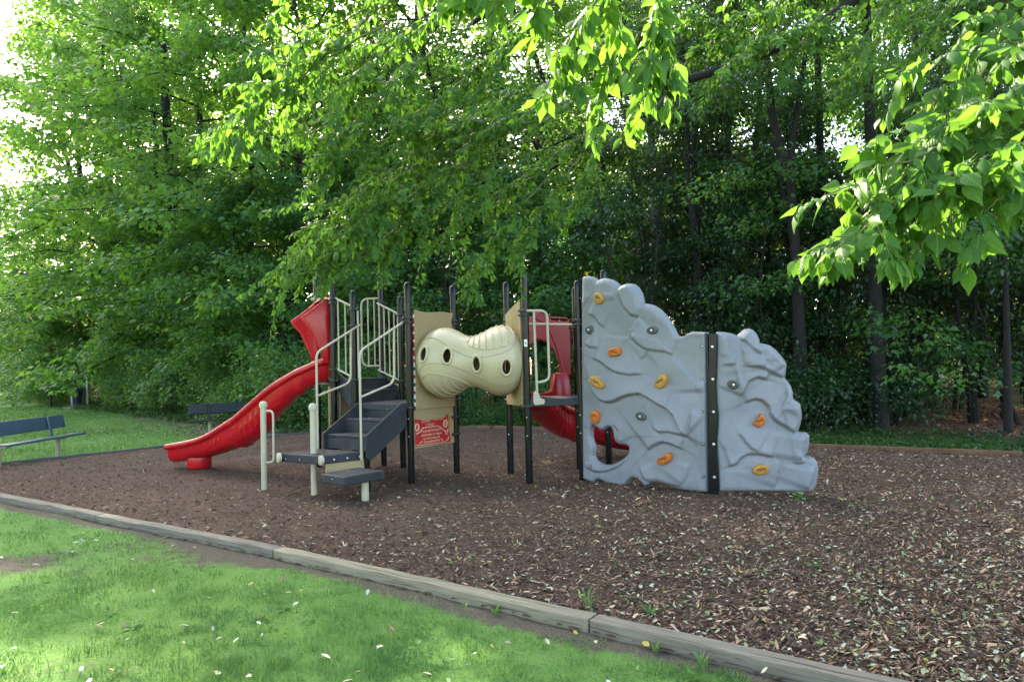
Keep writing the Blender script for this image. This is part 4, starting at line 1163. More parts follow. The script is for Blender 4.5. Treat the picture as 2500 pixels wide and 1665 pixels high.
# ---- climbing wall: two moulded panels traced in their own planes
def inside_np(P, poly): return inside(P, [tuple(p) for p in poly])
def wall_panel(name, plane, outl, holes, creases, T=.055, step=.0125, seed=1):
    p0, u, n = [np.array(a) for a in plane]
    allp = np.array(outl)
    lo, hi = allp.min(0) - step, allp.max(0) + step
    xs, ys = np.arange(lo[0], hi[0] + step, step), np.arange(lo[1], hi[1] + step, step)
    X, Y = np.meshgrid(xs, ys); P = np.stack([X.ravel(), Y.ravel()], 1)
    nx, ny = len(xs), len(ys)
    idx = np.arange(nx * ny).reshape(ny, nx)
    q = np.stack([idx[:-1, :-1].ravel(), idx[:-1, 1:].ravel(), idx[1:, 1:].ravel(), idx[1:, :-1].ravel()], 1)
    c = P[q].mean(1)
    k = inside_np(c, outl)
    for h in holes: k &= ~inside_np(c, h)
    q = q[k]
    used, inv = np.unique(q, return_inverse=True); P = P[used].copy(); q = inv.reshape(-1, 4)
    # boundary edges
    E_ = np.sort(np.concatenate([q[:, [0, 1]], q[:, [1, 2]], q[:, [2, 3]], q[:, [3, 0]]]), 1)
    Ed = np.concatenate([q[:, [0, 1]], q[:, [1, 2]], q[:, [2, 3]], q[:, [3, 0]]])
    key = E_[:, 0].astype(np.int64) * len(P) + E_[:, 1]
    _, inv2, cnt = np.unique(key, return_inverse=True, return_counts=True)
    be = Ed[cnt[inv2] == 1]
    bv = np.unique(be)
    def near(Pq):
        best = np.full(len(Pq), 1e9); pt = np.zeros((len(Pq), 2))
        for poly in [outl] + list(holes):
            for a, b_ in zip(poly, list(poly[1:]) + [poly[0]]):
                a = np.array(a); b_ = np.array(b_); d = b_ - a
                if d @ d < 1e-12: continue
                t = np.clip(((Pq - a) @ d) / (d @ d), 0, 1); w_ = a + t[:, None] * d
                ds = np.hypot(*(Pq - w_).T); mm = ds < best; best[mm] = ds[mm]; pt[mm] = w_[mm]
        return best, pt
    _, pt = near(P[bv]); P[bv] = pt
    d, _ = near(P)
    h = vnoise(P, .55, seed, 2) * .022 + vnoise(P, .9, seed + 3, 1) * .030
    # flat moulded facets: quantised ridged noise
    ff = vnoise(P, .40, seed + 9, 1); h += .010 * np.abs(ff)
    for amp, pts in creases:
        if amp == 0: continue
        pts = np.array(pts)
        best = np.full(len(P), 1e9); side = np.zeros(len(P)); end = np.zeros(len(P))
        for i, (a, b_) in enumerate(zip(pts[:-1], pts[1:])):
            dv = b_ - a; L2 = dv @ dv
            if L2 < 1e-9: continue
            tr = ((P - a) @ dv) / L2; t = np.clip(tr, 0, 1); w_ = a + t[:, None] * dv; r = P - w_
            ds = np.hypot(r[:, 0], r[:, 1]); sg = dv[0] * r[:, 1] - dv[1] * r[:, 0]
            mm = ds < best; best[mm] = ds[mm]; side[mm] = np.sign(sg[mm])
            e_ = np.ones(len(P))
            if i == 0: e_ = np.where(tr < .35, np.clip(tr / .35, 0, 1), e_)
            if i == len(pts) - 2: e_ = np.minimum(e_, np.where(tr > .65, np.clip((1 - tr) / .35, 0, 1), 1))
            end[mm] = e_[mm]
        s_ = side * np.sign(amp); A = .95 * abs(amp) * (.15 + .85 * end)
        lam = .30
        h += np.where(s_ > 0, A * np.exp(-best / lam), 0) - .20 * A * np.exp(-(best / .045) ** 2) * np.where(s_ <= 0, 1, np.exp(-(best / .012) ** 2))
    for _ in range(2):            # light smoothing over the mesh
        acc = np.zeros(len(P)); cn = np.zeros(len(P))
        for a, b_ in ((0, 1), (1, 2), (2, 3), (3, 0)):
            np.add.at(acc, q[:, a], h[q[:, b_]]); np.add.at(acc, q[:, b_], h[q[:, a]]); np.add.at(cn, q[:, a], 1); np.add.at(cn, q[:, b_], 1)
        h = .5 * h + .5 * acc / np.maximum(cn, 1)
    e = np.clip(d / .045, 0, 1)
    z = T * np.sqrt(np.clip(1 - (1 - e) ** 2, 0, 1)) + h * np.clip(d / .07, 0, 1)
    nP = len(P)
    base = p0 + P[:, :1] * u + np.column_stack([np.zeros(nP), np.zeros(nP), P[:, 1]])
    front = base + n * z[:, None]
    back = base[bv] - n * .055
    mp = {v: nP + i for i, v in enumerate(bv)}
    side_q = np.array([(b_, a, mp[a], mp[b_]) for a, b_ in be])
    # flat back sheet: reuse the same cells, pulled back
    bk = base - n * .0548
    Vt = np.concatenate([front, back, bk])
    qb = q[:, ::-1] + nP + len(bv)
    Vt = Vt - np.array(PO)
    me = npmesh(name, Vt, None, M['wall'], quads=np.concatenate([q, side_q, qb]), smooth=True)
    o = link(name, me, play)
    def height(uv):
        dd = np.hypot(*(P - np.array(uv)).T); return float(z[np.argmin(dd)])
    return o, height
wl, hl = wall_panel('climbing_wall', WLP, WL_OUT, [WL_HOLE], CL_, seed=3)
wr, hr = wall_panel('climbing_wall', WRP, WR_OUT, [], CR, seed=11)
def wpt(plane, u, v, off): return V3(np.array(plane[0]) + np.array(plane[1]) * u + np.array(plane[2]) * off) + V3((0, 0, v))
for col_, w_, pts in HOLDS:
    pl, par, hf = ((WLP, wl, hl), (WRP, wr, hr))[int(w_)]
    pts = np.array(pts); c = pts.mean(0); h0 = hf(c) - .012
    grey = col_ == 'greyhold'
    prof = [(1.0, 0), (1.0, .012), (.97, .028), (.86, .042), (.66, .050), (.40, .046), (.2, .044)] if grey else [(1.02, 0), (1.0, .02), (.97, .050), (.90, .066), (.74, .074), (.45, .072), (.2, .070)]
    m = B(); vs = []; n_ = len(pts)
    tilt = 0 if grey else .35
    for f, z in prof:
        for p in pts:
            q = c + (p - c) * f
            zz_ = z * (1 + (tilt * (q[1] - c[1]) / (np.ptp(pts[:, 1]) * .5)))
            vs.append(wpt(pl, q[0], q[1], h0 + zz_))
    fs = [(i * n_ + k, i * n_ + (k + 1) % n_, (i + 1) * n_ + (k + 1) % n_, (i + 1) * n_ + k) for i in range(len(prof) - 1) for k in range(n_)] + [tuple((len(prof) - 1) * n_ + k for k in range(n_))]
    m.add(vs, fs)
    ho = m.build('climbing_hold', M[col_], par, True)
    sb = ho.modifiers.new('round', 'SUBSURF'); sb.levels = 1; sb.render_levels = 1
    nn = V3(pl[2])
    if grey:
        bolt(par, wpt(pl, c[0], c[1], h0 + .045), nn, 1.3, 'hold_bolt')
        m = B(); m.tube([wpt(pl, *(c + (p - c) * .55), h0 + .049) for p in list(pts) + [pts[0]]], .004, 6); m.build('hold_groove', M['slot'], par, True)
    else:
        k0, k1 = (c + (pts[0] - c) * .55), (c + (pts[n_ // 2] - c) * .5)
        m = B(); m.tube([wpt(pl, *(k0 + (k1 - k0) * t + np.array([0, .012])), h0 + .0745 + .012 * math.sin(t * 3)) for t in np.linspace(0, 1, 5)], .005, 6); m.build('hold_groove', M['slot'], par, True)
        bolt(par, wpt(pl, c[0] + .012, c[1] - .022, h0 + .070), nn, .55, 'hold_bolt')
for b_ in BOLTL:
    h = hl(b_); m = B(); m.lathe([(.022, -.01), (.022, .003), (.012, .004)], wpt(WLP, b_[0], b_[1], h), 12, (WLP[1], (0, 0, 1), WLP[2])); m.build('washer', M['clamp'] , wl, True); bolt(wl, wpt(WLP, b_[0], b_[1], h), WLP[2], .85)
# black seam plate between the panels, with its bolts, and the legs under the seam
m = B(); m.plate([SEAM], V3(WRP[0]) + V3(WRP[2]) * .0, V3(WRP[1]), V3((0, 0, 1)), V3(WRP[2]), .14)
seam = m.build('seam_plate', M['black'], play, False, .008)
for b_ in BOLTR: bolt(seam, wpt(WRP, b_[0], b_[1], .07), WRP[2], 1.5)
m = B(); m.plate([[(-.012, .10), (.006, .10), (.006, 2.08), (-.012, 2.08)]], V3(WRP[0]) + V3(WRP[2]) * .035, V3(WRP[1]), V3((0, 0, 1)), V3(WRP[2]), .05); m.build('seam_strip', M['black'], play)
m = B(); m.box((2.41, 8.83, -.05), (.11, .06, .35), (WLP[1], WLP[2], (0, 0, 1))); m.build('wall_leg', M['black'], play, False, .006)
m = B(); m.box((2.585, 8.725, -.12), (.105, .10, .30), (WRP[1], WRP[2], (0, 0, 1))); m.build('wall_leg', M['black'], play, False, .006)
m = B(); m.tube([(3.52, 8.60, -.3), (3.52, 8.60, .14)], .062, 18); m.build('wall_foot', M['beige'], play, True)
m = B(); m.tube([(2.5, 8.80, 1.0), (1.45, 10.60, 1.0)], .03, 10); m.build('wall_brace', M['black'], play, True)

# bits of pale litter lying on treads and platforms
P = []
for (poly, z, k) in ((plat, .60, 9), (stp, .405, 7)):
    pp = np.array(poly)
    for _ in range(k):
        wts_ = rng.dirichlet(np.ones(4) * 1.3); P.append((*(wts_ @ pp), z - .004))
for (cx0, cy0, z, k) in ((-1.8, 10.6, 1.2, 14), (-1.95, 9.95, 1.0, 5), (-2.15, 9.65, .8, 5), (.5, 10.3, 1.235, 8)):
    for _ in range(k): P.append((cx0 + rng.normal(0, .16), cy0 + rng.normal(0, .13), z - .004))
P = np.array(P)
leaf_litter('fallen_leaves', P[:, :2], P[:, 2], .015, .045, PALE, [.45, .15, .3, .04, .03, .03, 0], .15)

# ------------------------------------------------------------------ benches, litter can, post
def bench(loc, rz, label, group, mat):
    """local: length along x, sitter faces -y, seat forward"""
    o = empty('park_bench', loc, rz); tag(o, label, 'bench', group)
    Lb = 2.44
    def panel(name, y0, z0, y1, z1, th, lip):
        d = V3((0, y1 - y0, z1 - z0)); L = d.length; d.normalize(); n_ = V3((0, -d.z, d.y))
        m = MB()
        prof = [(0, -lip), (0, 0), (.012, .010), (.03, .012), (L - .03, .012), (L - .012, .010), (L, 0), (L, -lip), (L - .012, -lip), (L - .012, -.006), (.012, -.006), (.012, -lip)]
        vs = [V3((x, y0, z0)) + d * a + n_ * b_ for x in (-Lb / 2, Lb / 2) for a, b_ in prof]
        k = len(prof)
        m.add(vs, [tuple(range(k)), tuple(range(2 * k - 1, k - 1, -1))] + [(j, (j + 1) % k, (j + 1) % k + k, j + k) for j in range(k)])
        return m.build(name, mat, o, True, .006, 2)
    panel('seat', -.46, .452, -.12, .435, .03, .035)
    bk = panel('backrest', .0, .585, .055, .865, .03, .03)
    for x in ((-1.12, .62) if loc[0] < -9 else (-.72, .72)):
        m = MB(); m.box((x, -.055, .62), (.07, .03, .48), ((1, 0, 0), V3((0, .98, .19)).normalized(), V3((0, .19, .98)).normalized())); m.build('back_support', mat, o, False, .006)
        m = MB(); m.tube([(x, -.22, -.2), (x, -.22, .40)], .045, 14); lg = m.build('leg', M['pedestal'], o, True)
        m = MB(); m.box((x, -.24, .405), (.09, .30, .05)); m.build('bracket', M['pedestal'], lg, False, .008)
        for y in (-.36, -.12):
            m = MB(); m.lathe([(.022, 0), (.022, .03), (.012, .034)], (x + .045, y, .40), 10, ((0, 1, 0), (0, 0, 1), (1, 0, 0))); m.build('bolt', M['steel'], lg, True)
    return o
bench((-10.05, 14.15, 0), R_(91), 'bench with blue-grey sky tint, cut off by the left edge, on the open lawn', 'park benches', M['benchsky'])
bench((-7.75, 19.15, 0), R_(31), 'black park bench standing behind the red slide', 'park benches', M['bench'])

CX, CY = -23.0, 36.0
can = empty('litter_can', (CX, CY, .06)); tag(can, 'dark blue litter can standing at the foot of the wood', 'trash can')
m = MB(); m.lathe([(.255, 0), (.265, .03), (.315, .88)], (0, 0, 0), 24); m.build('can_body', M['navy'], can, True)
m = MB(); m.lathe([(.318, .84), (.345, .85), (.35, .97), (.335, 1.0), (.31, 1.01), (.30, .99), (.298, .86)], (0, 0, 0), 24); m.build('rim', M['navy'], can, True)
m = MB(); m.box((-.05, -.292, .47), (.045, .02, .78), ((1, 0, 0), (0, 1, .06), (0, -.06, 1))); m.build('strap', M['palepost'], can)
m = MB(); m.lathe([(.27, .80), (.325, .80), (.325, .815), (.27, .815)], (0, 0, 0), 24); m.build('ring', M['navy'], can, True)
sg = empty('dispenser_post', (CX + .36, CY + .35, 0)); tag(sg, 'pale post topped by a black box, right behind the blue can', 'post')
m = MB(); m.tube([(0, 0, -.2), (0, 0, 2.2)], .055, 12); m.build('pole', M['palepost'], sg, True)
m = MB(); m.plate([[(-.13, 1.78), (.10, 1.74), (.13, 1.9), (.08, 2.35), (.02, 2.65), (-.10, 2.62), (-.12, 2.2)]], (0, -.03, 0), (1, 0, 0), (0, 0, 1), (0, -1, 0), .18); m.build('dispenser_box', M['bag'], sg, False, .03)
sb_ = MB(); sb_.box((0, 0, 0), (1.5, .95, .16)); o = sb_.build('concrete_slab', M['concrete'], None, False, .02); o.location = (CX + .35, CY, .01); o.rotation_euler = (0, 0, .12)
tag(o, 'low concrete slab under the blue litter can', 'slab')

# ------------------------------------------------------------------ foliage builders
def leaves_mesh(name, p, d, nrm, L, Wd, tint, mat, star=True, fold=.22):
    """one small folded leaf per row: p base, d direction of the tip, nrm facing"""
    n = len(p)
    d = d / (np.linalg.norm(d, axis=1, keepdims=True) + 1e-9)
    s = np.cross(nrm, d); s /= (np.linalg.norm(s, axis=1, keepdims=True) + 1e-9)
    m = np.cross(d, s)
    L = L[:, None]; w_ = (Wd[:, None] * L)
    dn = m * L
    if star:
        V = np.stack([p, p + d * L * .42 + s * w_ * .62 - dn * fold * .5, p + d * L * .52 + s * w_ * .24 - dn * .04,
                      p + d * L - dn * .16, p + d * L * .52 - s * w_ * .24 - dn * .04, p + d * L * .42 - s * w_ * .62 - dn * fold * .5], 1).reshape(-1, 3)
        b = np.arange(n)[:, None] * 6
        T = np.concatenate([b + [0, 2, 1], b + [0, 4, 2], b + [0, 5, 4], b + [2, 4, 3]])
        k = 6
    else:
        V = np.stack([p, p + d * L * .45 + s * w_ * .5 - dn * fold * .4, p + d * L - dn * .14, p + d * L * .45 - s * w_ * .5 - dn * fold * .4], 1).reshape(-1, 3)
        b = np.arange(n)[:, None] * 4
        T = np.concatenate([b + [0, 2, 1], b + [0, 3, 2]])
        k = 4
    return npmesh(name, V, T, mat, attrs={'tint': (np.repeat(tint, k), 'POINT')})

def unit(v): return v / (np.linalg.norm(v) + 1e-9)

def make_tree(seed, H, R, h0, nl, per, nleaf, lsize, lmat, bmat, tr, prof=None, star=True, lean=0.0, spray=.95, stems=1, low=None):
    """returns (trunk mesh, crown mesh)"""
    r = np.random.default_rng(seed)
    m = MB()
    Ps, Ds, Ns, Ls, Ts = [], [], [], [], []
    for st in range(stems):
        az0 = r.uniform(0, 6.28); spread = (0 if stems == 1 else .16)
        tp = []
        for i in range(9):
            t = i / 8
            off = np.array([math.cos(az0), math.sin(az0)]) * (spread * H * t ** 1.1 + lean * H * t) + r.normal(0, .012 * H * t, 2)
            tp.append(np.array([off[0] + (0 if stems == 1 else math.cos(az0) * tr * .6), off[1] + (0 if stems == 1 else math.sin(az0) * tr * .6), H * .96 * t - .25 * (i == 0)]))
        m.tube(tp, [tr * (1.35 if i == 0 else 1 - .86 * i / 8) for i in range(9)], 9 if tr > .12 else 6)
        tp = np.array(tp)
        for i in range(nl // stems):
            x = (i + r.random()) / (nl // stems)
            z = h0 + (H * .97 - h0) * x
            t = z / (H * .96) * 8
            k = min(int(t), 7); base = tp[k] + (tp[k + 1] - tp[k]) * (t - k)
            az = i * 2.39996 + r.normal(0, .35)
            pr = (1 - x ** 2.4) * .86 + .14 if prof is None else prof(x)
            ln = R * pr * r.uniform(.72, 1.12)
            el = -.10 + .60 * x + r.normal(0, .20)
            dr = np.array([math.cos(az) * math.cos(el), math.sin(az) * math.cos(el), math.sin(el)])
            mid = base + dr * ln * .55 + np.array([0, 0, ln * .06])
            end = base + dr * ln + np.array([0, 0, -ln * .10])
            rb = max(.012, tr * .30 * (1 - .6 * x))
            m.tube([base, mid, end], [rb, rb * .6, rb * .2], 5, False)
            for j in range(per):
                f = .30 + .72 * (j + r.random() * .6) / per
                c = (base + (mid - base) * f / .55) if f < .55 else mid + (end - mid) * min(1, (f - .55) / .45)
                sd = np.array([-math.sin(az), math.cos(az), 0]) * (1 if j % 2 else -1)
                c2 = c + sd * r.uniform(.15, .75) * spray * (1.0 if f < .95 else .3) + np.array([0, 0, r.normal(.05, .18)]) + dr * r.uniform(0, .3)
                if j % 2 == 0: m.tube([c, (c + c2) / 2 + [0, 0, .06], c2], [rb * .3, rb * .2, .004], 4, False)
                nn = int(nleaf * r.uniform(.6, 1.35))
                rad = spray * r.uniform(.62, 1.08)
                q = r.normal(0, 1, (nn, 3)); q /= np.linalg.norm(q, axis=1, keepdims=True)
                rr_ = rad * r.random(nn) ** .45
                off = q * rr_[:, None] * np.array([1, 1, .46])
                off[:, 2] -= .34 * (np.hypot(off[:, 0], off[:, 1]) / rad) ** 2 * rad
                hd = off * np.array([1, 1, 0]); hd /= (np.linalg.norm(hd, axis=1, keepdims=True) + 1e-6)
                dd = hd * .8 + dr * np.array([1, 1, 0]) * .45 + r.normal(0, .35, (nn, 3)) + np.array([0, 0, -.62])
                nm = np.array([0, 0, 1.0]) + hd * .75 + r.normal(0, .38, (nn, 3))
                Ps.append(c2 + off); Ds.append(dd); Ns.append(nm)
                Ls.append(lsize * r.uniform(.62, 1.2, nn))
                Ts.append(np.clip(r.normal(.46, .32) + r.normal(0, .16, nn), 0, 1))
    P = np.concatenate(Ps)
    crown = leaves_mesh('crown', P, np.concatenate(Ds), np.concatenate(Ns), np.concatenate(Ls), r.uniform(.62, .95, len(P)) if star else r.uniform(.38, .55, len(P)), np.concatenate(Ts), lmat, star)
    return m.mesh('trunk', bmat, True), crown

def make_shrub(seed, H, R, n, lsize, lmat, star=False, blobs=9):
    r = np.random.default_rng(seed)
    m = MB()
    Ps, Ds, Ns, Ts = [], [], [], []
    for b in range(blobs):
        az = b * 2.4 + r.normal(0, .3); f = math.sqrt((b + .5) / blobs)
        c = np.array([math.cos(az) * R * .75 * f, math.sin(az) * R * .75 * f, H * r.uniform(.22, .80) * (1 - .35 * f)])
        rad = np.array([R * r.uniform(.34, .52), R * r.uniform(.34, .52), H * r.uniform(.20, .30)])
        k = n // blobs
        q = r.normal(0, 1, (k, 3)); q /= np.linalg.norm(q, axis=1, keepdims=True)
        rr_ = r.random(k) ** .30 * (1 + .20 * np.sin(q[:, 0] * 7 + b) * np.sin(q[:, 1] * 6 + 1))
        p = c + q * rad * rr_[:, None]
        ok = p[:, 2] > .02
        Ps.append(p[ok]); Ds.append((q * np.array([1, 1, .4]) + r.normal(0, .45, (k, 3)) + [0, 0, -.3])[ok])
        Ns.append((q * .8 + [0, 0, .8] + r.normal(0, .4, (k, 3)))[ok]); Ts.append(np.clip(r.normal(.5, .2) + r.normal(0, .2, ok.sum()), 0, 1))
        m.tube([(c[0] * .15, c[1] * .15, -.1), (c[0] * .5, c[1] * .5, c[2] * .55), tuple(c + [0, 0, rad[2] * .6])], [.022, .014, .005], 5, False)
    P = np.concatenate(Ps)
    cr = leaves_mesh('foliage', P, np.concatenate(Ds), np.concatenate(Ns), lsize * r.uniform(.6, 1.25, len(P)), r.uniform(.42, .62, len(P)) if not star else r.uniform(.6, .9, len(P)), np.concatenate(Ts), lmat, star)
    return m.mesh('stems', M['bark'], True), cr

protos = {}
def proto(k, fn): protos[k] = fn
TALL = [make_tree(11 + i, (23.5, 25.5, 21.5, 27.0)[i], (6.2, 6.6, 5.8, 6.4)[i], (2.2, 3.2, 1.6, 4.0)[i], 46, 8, 40, .30, M['leaf_far'], M['bark'], (.26, .30, .22, .33)[i], prof=lambda x: .40 + .62 * math.sin(math.pi * min(1, x * .78 + .20)) ** .8 if x < .86 else .62 - 2.6 * (x - .86), spray=1.15) for i in range(4)]
TALLN = [make_tree(21 + i, (22.5, 24.5)[i], (5.4, 5.8)[i], (3.0, 4.2)[i], 44, 8, 74, .165, M['leaf_mid'], M['bark'], (.24, .27)[i], prof=lambda x: .40 + .62 * math.sin(math.pi * min(1, x * .78 + .20)) ** .8 if x < .86 else .62 - 2.6 * (x - .86), spray=1.0) for i in range(2)]
UNDER = [make_tree(31 + i, (8.5, 7.0, 9.5)[i], (2.9, 2.5, 3.0)[i], (1.2, .8, 2.2)[i], 26, 8, 50, .165, M['leaf_mid'], M['bark'], (.085, .07, .10)[i], spray=.72, stems=(1, 2, 1)[i]) for i in range(3)]
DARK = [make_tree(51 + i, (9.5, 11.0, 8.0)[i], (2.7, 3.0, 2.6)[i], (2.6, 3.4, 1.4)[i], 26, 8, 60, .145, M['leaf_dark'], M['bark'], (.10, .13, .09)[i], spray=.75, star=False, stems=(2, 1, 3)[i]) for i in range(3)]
SUNNY = [make_tree(71 + i, (15, 12)[i], (4.2, 3.8)[i], (1.5, 1.0)[i], 30, 7, 40, .27, M['leaf_sun'], M['barkpale'], .2) for i in range(2)]
SHRUB = [make_shrub(91 + i, (3.2, 2.4, 4.2, 1.5)[i], (1.9, 1.6, 2.1, 1.2)[i], (6500, 4600, 8000, 3000)[i], (.115, .10, .125, .085)[i], M['leaf_shrub'] if i != 1 else M['leaf_mid'], star=(i == 2)) for i in range(4)]
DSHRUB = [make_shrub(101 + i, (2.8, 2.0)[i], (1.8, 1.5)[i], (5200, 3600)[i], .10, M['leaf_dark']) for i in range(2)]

MARKS = [(-9999, 'beyond the left edge of the view'), (0, 'above the blue-grey bench at the left edge'), (110, 'just left of the blue can'), (180, 'right above the blue can'), (250, 'just right of the blue can'),
         (330, 'left of the broad dark trunk'), (440, 'above the lower end of the red slide'), (540, 'above the black bench'), (640, 'above the middle of the red slide'), (740, 'behind the red slide hood'), (830, 'behind the stair rails'),
         (960, 'behind the left tan panel'), (1110, 'behind the crawl tube'), (1250, 'behind the post with the white label'), (1330, 'behind the beige hand hold'), (1430, 'behind the tall left part of the climbing wall'), (1600, 'behind the middle of the climbing wall'),
         (1780, 'behind the right panel of the climbing wall'), (1980, 'just right of the climbing wall'), (2110, 'beside the thick dark trunk on the right'), (2230, 'beneath the right leafy bough'), (2380, 'near the right edge'), (2500, 'beyond the right edge of the view')]
_used = {}
def where(x, y, what):
    px = 1250 + 1667 * x / max(y, .1)
    mk_ = [t for p, t in MARKS if p <= px][-1]
    d = math.hypot(x, y)
    row = 'at the wood edge' if d < 24 else 'midway back' if d < 40 else 'far back'
    return '%s %s, %s' % (what, row, mk_) if len((what + ' ' + row + ' ' + mk_).replace('-', ' ').split()) <= 16 else '%s %s' % (what, mk_)
def plant(fam, i, x, y, label, cat, group=None, name='leafy_tree', rz=None, sc=1.0, parts=('trunk', 'crown'), z=-.05, rxy=(0, 0)):
    key = (id(fam), i, name)
    a, b_ = fam[i]
    o = empty(name, (x, y, z), rng.uniform(0, 6.28) if rz is None else rz)
    o.rotation_euler = (rxy[0], rxy[1], o.rotation_euler[2])
    o.scale = (sc, sc, sc * rng.uniform(.94, 1.06))
    link(parts[0], a, o); link(parts[1], b_, o)
    tag(o, where(x, y, label) if group else label, cat, group)
    return o

# ---- left: tall trees and shrubs along the lawn
TG = 'tall trees of the wood on the left'
TLAB = 'tall maple added to shade the lawn'
for i, (x, y, k, s) in enumerate([(-58, 74, 1, .72), (-49.5, 68, 0, .70), (-45, 57, 2, .80), (-42.5, 64, 2, .78), (-36.5, 56, 3, 1.18), (-32.0, 50.5, 1, 1.25), (-27.0, 46.5, 3, 1.15), (-24.5, 41, 0, 1.1), (-19.5, 37.5, 2, 1.15),
                                  (-15.2, 33.5, 1, 1.0), (-11.5, 29.8, 0, 1.0), (-8.2, 26.4, 2, .95), (-22, 52, 3, 1.2), (-11, 43, 3, 1.05), (-4, 31, 3, 1.0)]):
    plant(TALL, k, x, y, TLAB, 'tree', TG, 'maple_tree', None, s)
plant(TALL, 0, -19.5, 15.0, 'tall maple added to shade the lawn', 'tree', TG, 'maple_tree', 1.0, .95)  # unseen trees past the left edge, added to shade the lawn
plant(TALL, 2, -25.5, 24.5, 'tall maple added to shade the lawn', 'tree', TG, 'maple_tree', 2.0, 1.0)
plant(TALL, 1, -20.0, 4.0, 'tall maple added to shade the lawn', 'tree', TG, 'maple_tree', 3.0, 1.0)
# young trees and shrubs filling the foot of the wood
UG = 'young understory trees at the edge of the left wood'
for i, (x, y, k, s) in enumerate([(-31.5, 44.5, 0, 1.0), (-27.0, 41.0, 1, 1.1), (-20.5, 36.0, 2, 1.0), (-16.2, 31.3, 0, 1.05), (-12.6, 28.5, 1, 1.15), (-10.2, 25.3, 2, .95), (-7.4, 23.6, 0, .95), (-25, 43.5, 2, 1.0), (-36, 52, 1, 1.2), (-41, 58, 2, 1.3), (-18, 34.8, 1, 1.1), (-14.4, 31, 2, .9)]):
    plant(UNDER, k, x, y, 'young tree', 'tree', UG, 'young_tree', None, s)
plant(UNDER, 0, -25.8, 38.2, 'small maple sapling with broad pale green leaves, left of the blue can', 'tree', None, 'maple_sapling', 1.0, .58)
SG = 'shrubs along the foot of the left wood'
for i, (x, y, k, s) in enumerate([(-34, 48.6, 0, 1.1), (-30.5, 44.6, 3, 1.2), (-27.6, 41.6, 0, 1.0), (-25.4, 40.0, 1, 1.0), (-20.7, 38.0, 0, .95), (-19.9, 35.2, 1, 1.0), (-18.2, 33.2, 2, .8), (-16.6, 31.8, 0, 1.0), (-15.0, 30.0, 2, .85),
                                  (-13.2, 28.2, 0, 1.05), (-12.0, 27.2, 3, 1.3), (-10.8, 25.9, 2, .9), (-22.9, 39.6, 2, .8), (-17.6, 34.5, 0, 1.3), (-12.6, 29.6, 0, 1.4), (-38, 54, 0, 1.3), (-43, 60.5, 2, 1.2), (-49, 68, 0, 1.6), (-57, 77, 2, 1.8), (-9.6, 24.2, 3, 1.2)]):
    plant(SHRUB, k, x, y, 'leafy green shrub', 'shrub', SG, 'shrub', None, s, ('stems', 'foliage'))
plant(SHRUB, 2, -6.5, 21.0, 'bright green feathery shrub behind the red slide', 'shrub', None, 'shrub', .4, .80, ('stems', 'foliage'))
plant(SHRUB, 0, -8.6, 22.5, 'rounded shrub behind the left end of the black bench', 'shrub', None, 'shrub', 2.0, .85, ('stems', 'foliage'))
plant(SHRUB, 1, -4.9, 20.2, 'blue-green shrub behind the tall posts of the stairs', 'shrub', None, 'shrub', 1.0, 1.05, ('stems', 'foliage'))

# ---- centre: behind the play structure
CG = 'young trees right behind the play structure'
for i, (x, y, k, s) in enumerate([(-4.6, 22.0, 1, .95), (-2.2, 21.8, 0, .95), (.3, 21.2, 2, .85), (2.2, 20.6, 1, .9)]):
    plant(UNDER, k, x, y, 'young light green tree', 'tree', CG, 'young_tree', None, s)
for i, (x, y, k) in enumerate([(-3.6, 20.0, 0), (-1.9, 19.8, 1), (-.3, 19.7, 3), (1.3, 19.2, 1), (2.9, 18.2, 0), (.6, 20.6, 0)]):
    plant(SHRUB, k, x, y, 'dark leafy shrub', 'shrub', 'shrubs right behind the play structure', 'shrub', None, .62 if i != 1 else .8, ('stems', 'foliage'))
for i, (x, y, k, s) in enumerate([(-3.0, 26, 0, .95), (1.2, 25.5, 2, .95), (-.6, 33, 1, 1.05), (1.5, 40, 3, 1.1), (4.6, 33.5, 0, 1.0), (8.5, 47, 3, 1.1), (-6, 42, 2, 1.1)]):
    plant(TALLN if y < 34 else TALL, k % 2 if y < 34 else k, x, y, 'tall leafy tree', 'tree', 'tall trees behind the play structure', 'maple_tree', None, s)

# ---- right: dark wood with visible stems
def trunk_tree(pts, rad, label, bmat='bark', crown=None, name='forest_tree', cs=1.0, limbs=()):
    b0 = V3(pts[0][0])
    o = empty(name, (b0.x, b0.y, b0.z)); tag(o, label, 'tree')
    m = MB(b0)
    for p, r_ in zip(pts, rad):
        pp = [V3(q) for q in p]
        k = len(pp)
        m.tube(pp, [r_ * (1.25 if i == 0 else 1 - .45 * i / (k - 1)) for i in range(k)], 10)
    for p, r_ in limbs: m.tube(p, [r_, r_ * .7, r_ * .3][:len(p)] if len(p) <= 3 else [r_ * (1 - .8 * i / (len(p) - 1)) for i in range(len(p))], 6)
    m.build('trunk', M[bmat], o, True)
    if crown is not None:
        top = V3(pts[0][-1]) - b0
        c = link('crown', crown[0][1], o); c.location = (top.x, top.y, top.z - crown[1]); c.rotation_euler = (0, 0, rng.uniform(0, 6)); c.scale = (cs, cs, cs)
    return o
trunk_tree([[(6.20, 30.00, 0.75), (6.30, 30.00, 4.98), (6.40, 30.00, 10.08), (6.48, 30.00, 15.05), (6.50, 30.00, 20.08)]], [.24], 'slender pale trunk far back in the wood, above the left wall panel', 'barkpale', (TALLN[1], 11), cs=.9)
trunk_tree([[(10.32, 33.00, 0.66), (10.38, 33.00, 6.22), (10.37, 33.00, 12.65), (10.30, 33.00, 17.32), (10.30, 33.00, 22.45)]], [.30], 'pale grey trunk far back in the wood, above the seam of the climbing wall', 'barkpale', (TALLN[0], 12), cs=.9)
